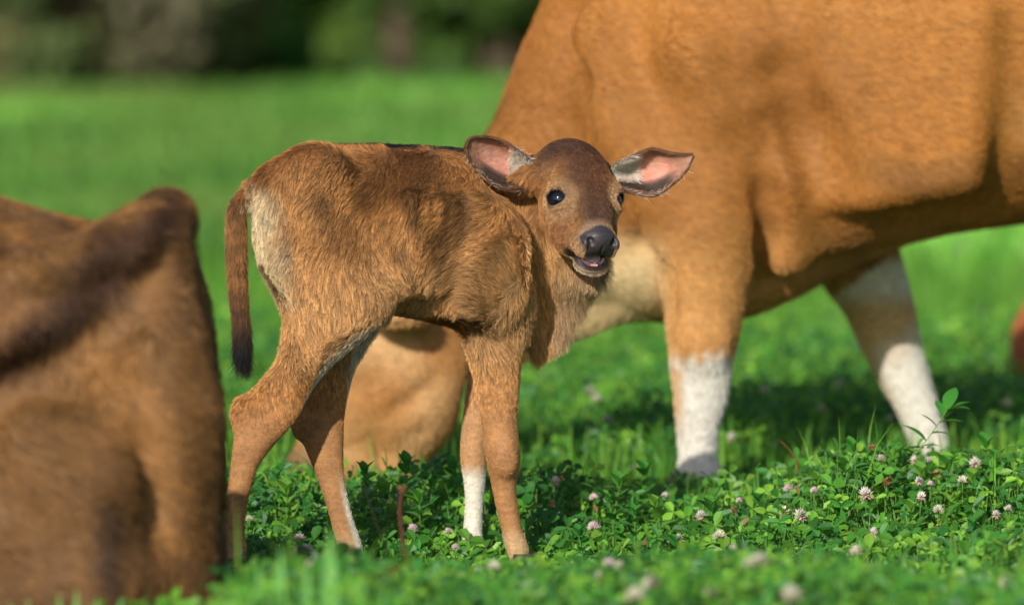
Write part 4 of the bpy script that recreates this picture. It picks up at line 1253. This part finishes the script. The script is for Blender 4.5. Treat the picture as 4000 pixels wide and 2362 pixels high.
tag(clover(33000, -2.4, 1.3, 51, 0.0175, 'clover_carpet'), 'dense green clover leaves covering the ground around the animals', 'clover', kind='stuff')
tag(clover(19000, 1.3, 5.0, 52, 0.019, 'clover_meadow'), 'clover and grass of the meadow behind the cow', 'clover', kind='stuff')
GCOL = np.array([srgb(92, 148, 50), srgb(112, 166, 58), srgb(72, 130, 44), srgb(132, 174, 66)])
r = np.random.default_rng(61)
x, y = scatter(8000, -2.2, 1.2, r); ok = ~blocked(x, y); x, y = x[ok], y[ok]
h = canopy(x, y) * (0.7 + 0.9 * r.random(len(x)) ** 2.5)
tag(blades(x, y, h, r.uniform(0.002, 0.0045, len(x)), 62, 'grass', GCOL), 'thin grass blades between the clover leaves', 'grass', kind='stuff')
x, y = scatter(36000, 1.2, 9.0, r, 0.9); ok = ~blocked(x, y); x, y = x[ok], y[ok]
h = 0.095 * r.uniform(0.5, 1.5, len(x))
tag(blades(x, y, h, r.uniform(0.003, 0.007, len(x)), 63, 'meadow_grass', GCOL), 'soft green meadow grass behind the cow', 'grass', kind='stuff')
dd = 1 / (1 / 18.0 + (1 / 45.0 - 1 / 18.0) * r.random(76000))
y = dd - CAM_D
x = (r.random(len(y)) * 2 - 1) * dd * 2000 / F * 1.8
tone = vnoise(np.stack([x, y * 0.5, 0 * x], 1), 0.6, 4)
h = 0.12 * r.uniform(0.5, 1.4, len(x))
FCOL = np.array([srgb(116, 178, 68), srgb(136, 192, 78), srgb(98, 164, 64), srgb(154, 194, 92)])
tag(blades(x, y, h, 0.0009 * dd * r.uniform(0.6, 1.3, len(x)), 64, 'field_grass', FCOL, 0.6, (0.65 + 0.7 * sstep(tone, 0.25, 0.8)) * (1 - 0.25 * sstep(dd, 24, 40)), 0.22 * sstep(vnoise(np.stack([x, y * 0.4, 0 * x + 3], 1), 0.8, 6), 0.45, 0.8)), 'blurred green grass of the open field up to the shrubs', 'grass', kind='stuff')


# ------------------------------------------------------------------ clover flowers, each a thing of its own
def flower_mesh(kind, seed):
    r = np.random.default_rng(seed)
    V, Q, C = [], [], []
    nf = 46
    top_c = {'white': srgb(240, 232, 220), 'pink': srgb(238, 214, 216), 'skirt': srgb(240, 230, 222), 'brown': srgb(176, 138, 92)}[kind]
    low_c = {'white': srgb(214, 206, 176), 'pink': srgb(242, 220, 220), 'skirt': srgb(236, 196, 188), 'brown': srgb(140, 102, 66)}[kind]
    for i in range(nf):
        f = (i + 0.5) / nf
        th = 2.4 * i
        el = 1.45 - f * (2.3 if kind == 'skirt' else 1.6)
        if kind == 'skirt' and -0.12 < el < 0.06: continue
        if kind == 'brown': el = 0.6 - f * 1.9
        d = np.array([math.cos(th) * math.cos(el), math.sin(th) * math.cos(el), math.sin(el)])
        ln = 0.0085 * r.uniform(0.85, 1.15)
        if el < -0.3: d[2] -= 0.25
        d = d / np.linalg.norm(d)
        up = np.array([0, 0, 1.0]); u = unit(np.cross(d, up + 0.01)); w = np.cross(u, d)
        b = d * 0.0015
        wid = 0.0013
        tipd = unit(d + up * 0.25)
        pts = [b - u * wid * .5, b + u * wid * .5, d * ln * .6 + u * wid + w * .0006, d * ln * .6 - u * wid + w * .0006, d * ln * .6 - w * .0012,
               d * ln * .75 + tipd * ln * .3]
        o = len(V)
        V += pts
        Q += [(o, o + 1, o + 2, o + 3), (o + 1, o, o + 4, o + 2), (o, o + 3, o + 5, o + 4), (o + 4, o + 5, o + 2, o + 1), (o + 3, o + 2, o + 5, o + 4)]
        cc = top_c * (1 - f) + low_c * f if kind != 'skirt' else (top_c if el > 0 else low_c)
        green = srgb(150, 176, 110)
        C += [green * .6 + cc * .4, green * .6 + cc * .4, cc, cc, cc * .95, cc * r.uniform(.85, 1.05)]
    return np.array(V), np.array(Q), np.array(C)


FLO = {}
def flower(px, py, Y, kind, scale, idx):
    """flower head seen at a photo pixel, standing at depth Y on its own stem"""
    top = at(px, py, Y)
    gz = float(ground_z(np.array([top[0]]), np.array([Y]))[0])
    lb = {'white': 'creamy white round clover flower on a thin green stem', 'pink': 'pink tinged clover flower on a thin green stem',
          'skirt': 'clover flower with white top and drooping pinkish lower florets', 'brown': 'withered brown clover flower head with drooping florets'}[kind]
    gp = {'white': 'white clover flowers in the grass', 'pink': 'pink clover flowers in the grass', 'skirt': 'half faded clover flowers in the grass', 'brown': 'withered clover flowers in the grass'}[kind]
    root = empty('clover_flower', (top[0], top[1], gz)); tag(root, lb, 'flower', gp)
    rr = random.Random(idx)
    key = (kind, idx % 4)
    hgt = max(top[2] - gz, 0.02)
    bx, by = rr.uniform(-.015, .015), rr.uniform(-.015, .015)
    sv, sq = cone_tube([(bx, by, -0.01), (bx * .7, by * .7, hgt * .5), (0, 0, hgt)], [0.0010, 0.0009, 0.0008], 5)
    mesh_np('stem', sv, quads=sq, col=np.tile(srgb(116, 158, 74), (len(sv), 1)), mat=M_LEAF, parent=root)
    if key not in FLO:
        V, Q, C = flower_mesh(kind, 70 + idx % 4 + 10 * len(kind))
        o = mesh_np('flower_head', V, quads=Q, col=C, mat=M_PETAL, parent=root, smooth=False); FLO[key] = o
    else:
        o = FLO[key].copy(); COL.objects.link(o); o.parent = root
    o.location = (0, 0, hgt)
    o.scale = (scale,) * 3
    o.rotation_euler = (rr.uniform(-.3, .3), rr.uniform(-.3, .3), rr.uniform(0, 6.28))


def first_hit(px, py, over=0.012):
    """depth at which the line of sight through a pixel first comes down to the top of the ground cover"""
    ys = np.arange(-2.4, 5.0, 0.01)
    d = np.array([at(px, py, Y) for Y in ys])
    top = canopy(d[:, 0], d[:, 1]) + ground_z(d[:, 0], d[:, 1]) + over
    k = np.nonzero(d[:, 2] <= top)[0]
    return float(ys[k[0]]) if len(k) else 4.0


W, K_, S, N_ = 'white', 'pink', 'skirt', 'brown'
fl = [  # photo x, y, kind, size; depth from the row the stem foot must show at
    (3410, 1745, N_, 1.2, 1990), (3440, 1797, W, 1.2, 2040), (3575, 1800, S, 1.2, 2020), (3628, 1800, K_, 1.0, 2000), (3465, 1875, N_, 1.3, 2060), (3655, 1850, N_, 1.3, 2040), (3590, 1880, S, 1.1, 2060),
    (3635, 1892, K_, 0.9, 2080), (3810, 1810, S, 1.5, 2030), (3760, 1880, W, 1.3, 2080), (3382, 1930, S, 1.6, 2110), (3600, 1940, S, 1.2, 2120), (3080, 1912, K_, 1.3, 2080), (3180, 1920, K_, 1.1, 2090),
    (3065, 2000, S, 1.3, 2170), (3128, 2015, S, 1.6, 2190), (3665, 1995, W, 1.3, 2160), (3668, 2062, N_, 1.3, 2200), (3410, 2080, S, 1.2, 2200), (2870, 1985, N_, 0.9, 2120), (2888, 1958, K_, 0.9, 2100),
    (2738, 2015, S, 1.3, 2170), (2810, 2098, W, 1.5, 2240), (2318, 2062, K_, 1.5, 2220), (2600, 1940, W, 1.1, 2080), (2320, 1945, K_, 1.1, 2080), (2480, 1830, K_, 1.0, 1960), (2650, 2105, S, 1.2, 2230),
    (3345, 2160, W, 1.6, 2420), (2970, 2200, W, 1.7, 2460), (2545, 2290, W, 1.8, 2560), (2380, 2205, K_, 1.3, 2460), (2425, 2215, W, 1.2, 2460), (2350, 2255, W, 1.3, 2480), (3090, 2330, W, 2.0, 2640), (2480, 2335, W, 1.8, 2640),
    (3935, 2285, W, 1.7, 2520), (2775, 2320, W, 1.3, 2560), (2930, 2205, W, 1.2, 2400), (2860, 2150, W, 1.2, 2330), (1752, 2080, W, 1.1, 2350), (1780, 2142, W, 1.1, 2300), (1928, 2215, W, 1.2, 2420), (1612, 2065, K_, 1.2, 2220),
    (1170, 2105, K_, 1.3, 2240), (1200, 2150, S, 1.5, 2290), (1165, 2150, K_, 1.2, 2280), (1215, 2210, W, 1.1, 2330), (975, 2030, W, 1.0, 2180), (1558, 1950, W, 1.3, 2120), (1545, 2225, N_, 1.5, 2480), (1520, 2300, N_, 1.4, 2540),
    (2330, 1560, W, 1.5, 1640), (2370, 1650, W, 1.6, 1720), (2310, 1530, W, 1.4, 1610), (2980, 1530, W, 1.5, 1600), (3280, 1505, W, 1.5, 1580), (2860, 1710, S, 1.4, 1800), (3930, 1580, W, 1.6, 1680), (3030, 1740, W, 1.0, 1850),
    (2200, 1850, N_, 1.3, 1960), (2170, 1880, S, 1.2, 1990), (3940, 1990, W, 1.1, 2130), (3890, 2010, S, 1.0, 2150), (1300, 2240, W, 1.0, 2360), (2700, 1640, W, 1.2, 1730), (3480, 1640, W, 1.3, 1740), (3210, 1600, W, 1.3, 1690)]
for i, (px, py, kd, sc, row) in enumerate(fl):
    flower(px, py, first_hit(px, py), kd, sc * 0.95, i)
# a mauve thistle head standing out in the field
th = at(3775, 980, 9.0)
root = empty('thistle', (th[0], th[1], 0)); tag(root, 'blurred mauve thistle flower standing in the field below the belly', 'flower')
sv, sq = cone_tube([(0, 0, -0.02), (0.01, 0, th[2] * .5), (0, 0, th[2])], [0.006, 0.005, 0.004], 6)
mesh_np('stem', sv, quads=sq, col=np.tile(srgb(90, 130, 60), (len(sv), 1)), mat=M_LEAF, parent=root)
V, Q, C = flower_mesh('pink', 99)
o = mesh_np('flower_head', V * 4.2, quads=Q, col=C * srgb(190, 150, 200) * 1.3, mat=M_PETAL, parent=root, smooth=False); o.location = (0, 0, th[2])

# ------------------------------------------------------------------ taller leafy sprigs, grass clump and dry stalks
def leaf_piece(L_, W_, seed):
    """pointed leaf, folded at the midrib and curving down"""
    n = 6; V, Q = [], []
    for i in range(n + 1):
        t = i / n
        w = W_ * math.sin(math.pi * min(1, t * 0.93 + 0.05)) ** 0.8
        z = -0.25 * L_ * t * t
        V += [(-w, L_ * t, z + w * .3), (0, L_ * t, z), (w, L_ * t, z + w * .3)]
    for i in range(n):
        a = i * 3
        Q += [(a, a + 1, a + 4, a + 3), (a + 1, a + 2, a + 5, a + 4)]
    return np.array(V), np.array(Q)


LEAFOBJ = {}
def sprig(pts, leaves, name, label, cat, group=None, stemcol=(120, 160, 70), rad=0.0014, lsize=(0.022, 0.005), tone=(70, 138, 50)):
    """pts: stem points in metres; leaves: (t along stem, yaw, pitch, size)"""
    pts = np.array(pts, float)
    root = empty(name, pts[0]); tag(root, label, cat, group)
    P = pts - pts[0]
    t = np.linspace(0, 1, len(P)); tt = np.linspace(0, 1, 14)
    C = np.stack([cub(t, P[:, k], tt) for k in range(3)], 1)
    sv, sq = cone_tube(C, np.linspace(rad, rad * .5, 14), 6)
    mesh_np('stem', sv, quads=sq, col=np.tile(srgb(*stemcol), (len(sv), 1)), mat=M_LEAF, parent=root)
    for (s, yaw, pitch, sz) in leaves:
        key = (lsize, tone)
        p = np.array([np.interp(s, tt, C[:, k]) for k in range(3)])
        if key not in LEAFOBJ:
            V, Q = leaf_piece(lsize[0], lsize[1], 0)
            o = mesh_np('leaf', V, quads=Q, col=np.tile(srgb(*tone), (len(V), 1)), mat=M_LEAF, parent=root); LEAFOBJ[key] = o
        else:
            o = LEAFOBJ[key].copy(); COL.objects.link(o); o.parent = root
        o.location = p; o.rotation_euler = (pitch, 0, yaw); o.scale = (sz,) * 3
    return root


def up_leaves(n, seed, lo=0.35):
    q = random.Random(seed); out = []
    for i in range(n):
        s = lo + (1 - lo) * (i + 0.5) / n
        a = i * 2.4 + q.uniform(-.4, .4)
        out.append((s, a, q.uniform(0.3, 0.9), q.uniform(0.8, 1.25)))
    out += [(1.0, a, 1.15, q.uniform(.8, 1.1)) for a in (0.3, 2.2, 4.4)]
    return out


def stem_to(px, py, Y, dx=0.0, dy=0.0):
    top = at(px, py, Y); f = np.array([top[0] + dx, Y + dy, 0.0])
    m = f * .5 + top * .5 + np.array([dx * .25, 0, 0.01])
    return [f, m, top]


# arching sprig in front of the cow's white leg
A = [at(3430, 2010, 0.18), at(3480, 1880, 0.18), at(3570, 1780, 0.18), at(3640, 1690, 0.18), at(3700, 1600, 0.18)]
A[0][2] = 0.0
sprig(A, [(0.52, 1.9, 0.5, 1.0), (0.6, 4.6, 0.3, 0.8), (0.66, 1.2, 0.8, 1.3), (0.74, 5.2, 0.2, 0.9), (0.82, 1.6, 0.9, 0.9), (0.86, 4.4, 0.3, 1.1), (0.9, 5.6, 0.5, 1.0), (0.94, 0.4, 0.9, 1.0), (0.97, 5.0, 0.6, 1.3), (1.0, 5.9, 0.9, 1.5), (1.0, 4.3, 0.3, 1.1)],
      'leafy_sprig', 'arching leafy green sprig rising in front of the cow\'s far white leg', 'plant', lsize=(0.036, 0.0085))
spr = [(1590, 1820, 0.15, 11, 'upright leafy sprig between the calf\'s hind and front legs, before the cow\'s cheek'), (1425, 1850, 0.12, 9, 'small leafy sprig with bright tip beside the calf\'s far hind leg'),
       (1770, 1830, 0.25, 9, 'leafy sprig just behind the calf\'s white front leg'), (2520, 1850, 0.3, 10, 'dark leafy sprig in the calf\'s shade, beside the cow\'s white foot'),
       (3330, 1760, 0.12, 14, 'broad bushy leafy sprig among the clover flowers'), (3850, 1750, 0.22, 10, 'leafy sprig behind the half faded clover near the cow\'s far hoof')]
for i, (px, py, Y, n, lb) in enumerate(spr):
    sprig(stem_to(px, py, Y, 0.01 * (i % 3 - 1), 0.02), up_leaves(n, i, 0.3), 'leafy_sprig', lb, 'plant', lsize=(0.030, 0.0090))
for i, (px, py, Y) in enumerate([(980, 1900, 0.1), (1080, 1870, 0.2), (1240, 1960, 0.1), (1690, 1900, 0.2), (2230, 1920, 0.25), (2380, 1960, 0.15), (2960, 1960, 0.1), (3250, 1950, 0.1), (3520, 1930, 0.05), (3720, 1930, 0.1), (3950, 1850, 0.2),
                                 (2260, 2090, -0.25), (2640, 2130, -0.3), (3020, 2110, -0.3), (3480, 2100, -0.2), (3800, 2060, -0.2), (2480, 2010, -0.2)]):
    sprig(stem_to(px, py, Y, 0.008 * (i % 3 - 1), 0.01), up_leaves(9, 40 + i, 0.25), 'leafy_weed', 'small leafy green weed growing among the clover', 'plant', 'leafy weeds among the clover', lsize=(0.022, 0.0075), tone=(62, 130, 50))

for i, (px, py, Y) in enumerate([(3190, 1890, 0.1), (3300, 1830, 0.12), (3420, 1850, 0.05), (3500, 1790, 0.16), (3600, 1860, 0.06), (3700, 1830, 0.15), (3800, 1880, 0.05), (3890, 1800, 0.18), (3960, 1900, 0.1), (3280, 2000, -0.05),
                                 (3560, 2000, -0.08), (3740, 2010, -0.05), (3060, 2020, -0.06), (2780, 1990, 0.0), (2560, 1980, 0.05), (2420, 1900, 0.15), (1120, 1930, 0.12), (1300, 1900, 0.2), (1500, 1930, 0.12), (1640, 1960, 0.1)]):
    sprig(stem_to(px, py, Y, 0.012 * (i % 3 - 1), 0.01), up_leaves(7, 80 + i, 0.35), 'broad_leaved_weed', 'broad leaved green weed standing above the clover', 'plant', 'broad leaved weeds above the clover', lsize=(0.030, 0.0115), tone=(78, 138, 50) if i % 2 else (104, 156, 56))
for i, (px, py) in enumerate([(1180, 2000), (1195, 2060), (2520, 2140), (2700, 2130), (2330, 2000), (3120, 1930), (3300, 2080), (2900, 2050), (3560, 2080), (1350, 2180), (3760, 2140), (2150, 1980)]):
    Y = first_hit(px, py, 0.004); p = at(px, py, Y)
    V, Q = leaf_piece(0.016, 0.0045, 0)
    o = mesh_np('dry_leaf', V, quads=Q, col=np.tile(srgb(150, 120, 76), (len(V), 1)), mat=M_LEAF)
    o.location = p; o.rotation_euler = (0.5 + 0.6 * (i % 3), 0.4 * (i % 2), i * 1.7)
    tag(o, 'curled tan dry leaf lying on the clover', 'leaf', 'dry leaves on the clover')

# broad grass clump close to the camera, beside the lying cow
def broad_blade(parent, foot, tip, w, bend):
    n = 8; V, Q = [], []
    foot, tip = np.array(foot), np.array(tip)
    for i in range(n + 1):
        t = i / n
        p = foot + (tip - foot) * t + np.array([bend, 0.01, 0]) * math.sin(math.pi * t) * 0.5
        ww = w * (1 - t ** 2.2) * 0.5 + 0.0004
        V += [p + np.array([-ww, 0, 0]), p + np.array([0, 0.25 * ww, 0]), p + np.array([ww, 0, 0])]
    for i in range(n):
        a = i * 3
        Q += [(a, a + 1, a + 4, a + 3), (a + 1, a + 2, a + 5, a + 4)]
    mesh_np('blade', np.array(V), quads=np.array(Q), col=np.tile(srgb(122, 184, 92), (len(V), 1)), mat=M_GRASS, parent=parent)


gy0 = -2.3
gb = at(1180, 2700, gy0); gb[2] = 0
clump = empty('grass_clump', gb); tag(clump, 'clump of broad soft green grass blades beside the lying cow\'s rump', 'grass')
for (x0, x1, y1, w, bd) in ((1090, 1100, 2130, 0.036, -0.01), (1235, 1290, 2050, 0.040, 0.01), (1150, 1010, 2190, 0.028, -0.02), (1190, 1200, 2200, 0.034, 0.0), (1280, 1420, 2240, 0.024, 0.02), (1120, 960, 2290, 0.024, -0.01), (1330, 1500, 2300, 0.022, 0.02)):
    f = at(x0, 2700, gy0); f[2] = 0; t = at(x1, y1, gy0 + 0.02)
    broad_blade(clump, f - gb, t - gb, w, bd)
cl2 = at(280, 2700, -2.0); cl2[2] = 0
clump2 = empty('grass_clump', cl2); tag(clump2, 'low bright green grass clump in front of the lying cow', 'grass')
for (x0, x1, y1, w, bd) in ((120, 110, 2335, 0.02, 0), (200, 230, 2315, 0.022, .01), (280, 300, 2300, 0.024, 0), (340, 380, 2330, 0.02, 0), (400, 470, 2340, 0.018, .01), (70, 40, 2345, .018, 0)):
    f = at(x0, 2700, -2.0); f[2] = 0; t = at(x1, y1, -1.98)
    broad_blade(clump2, f - cl2, t - cl2, w, bd)

# red-brown flower stalk leaning in front, and a paler one crossing it
def stalk(points, rads, colr, head, label):
    pts = [at(*p) for p in points]; o0 = pts[0].copy()
    root = empty('flower_stalk', o0); tag(root, label, 'plant')
    P = np.array(pts) - o0
    t = np.linspace(0, 1, len(P)); tt = np.linspace(0, 1, 16)
    C = np.stack([cub(t, P[:, k], tt) for k in range(3)], 1)
    sv, sq = cone_tube(C, np.interp(tt, t, rads), 7)
    mesh_np('stem', sv, quads=sq, col=np.tile(srgb(*colr), (len(sv), 1)), mat=M_LEAF, parent=root)
    if head:
        V, Q, Cc = flower_mesh('brown', 5)
        o = mesh_np('flower_head', V * head, quads=Q, col=Cc * 1.1, mat=M_PETAL, parent=root, smooth=False); o.location = C[-1]


stalk([(1690, 2560, -0.95), (1620, 2300, -0.95), (1580, 2150, -0.95), (1562, 2000, -0.95), (1572, 1905, -0.95)], [0.0042, 0.0038, 0.0036, 0.0034, 0.0028], (104, 60, 48), 1.0, 'thick reddish brown stalk with a faded head in the foreground grass')
stalk([(1680, 2520, -0.9), (1590, 2270, -0.9), (1500, 2120, -0.9), (1440, 1960, -0.9), (1418, 1880, -0.9)], [0.002, 0.0018, 0.0016, 0.0014, 0.0010], (140, 128, 84), 0, 'thin pale stalk crossing behind the reddish stalk in the grass')
stalk([(3140, 1960, 0.35), (3118, 1880, 0.35), (3112, 1810, 0.35), (3088, 1760, 0.35), (3048, 1720, 0.35)], [0.0016, 0.0014, 0.0012, 0.001, 0.0008], (150, 98, 60), 0, 'dry orange brown curled stalk in the shade beyond the clover')
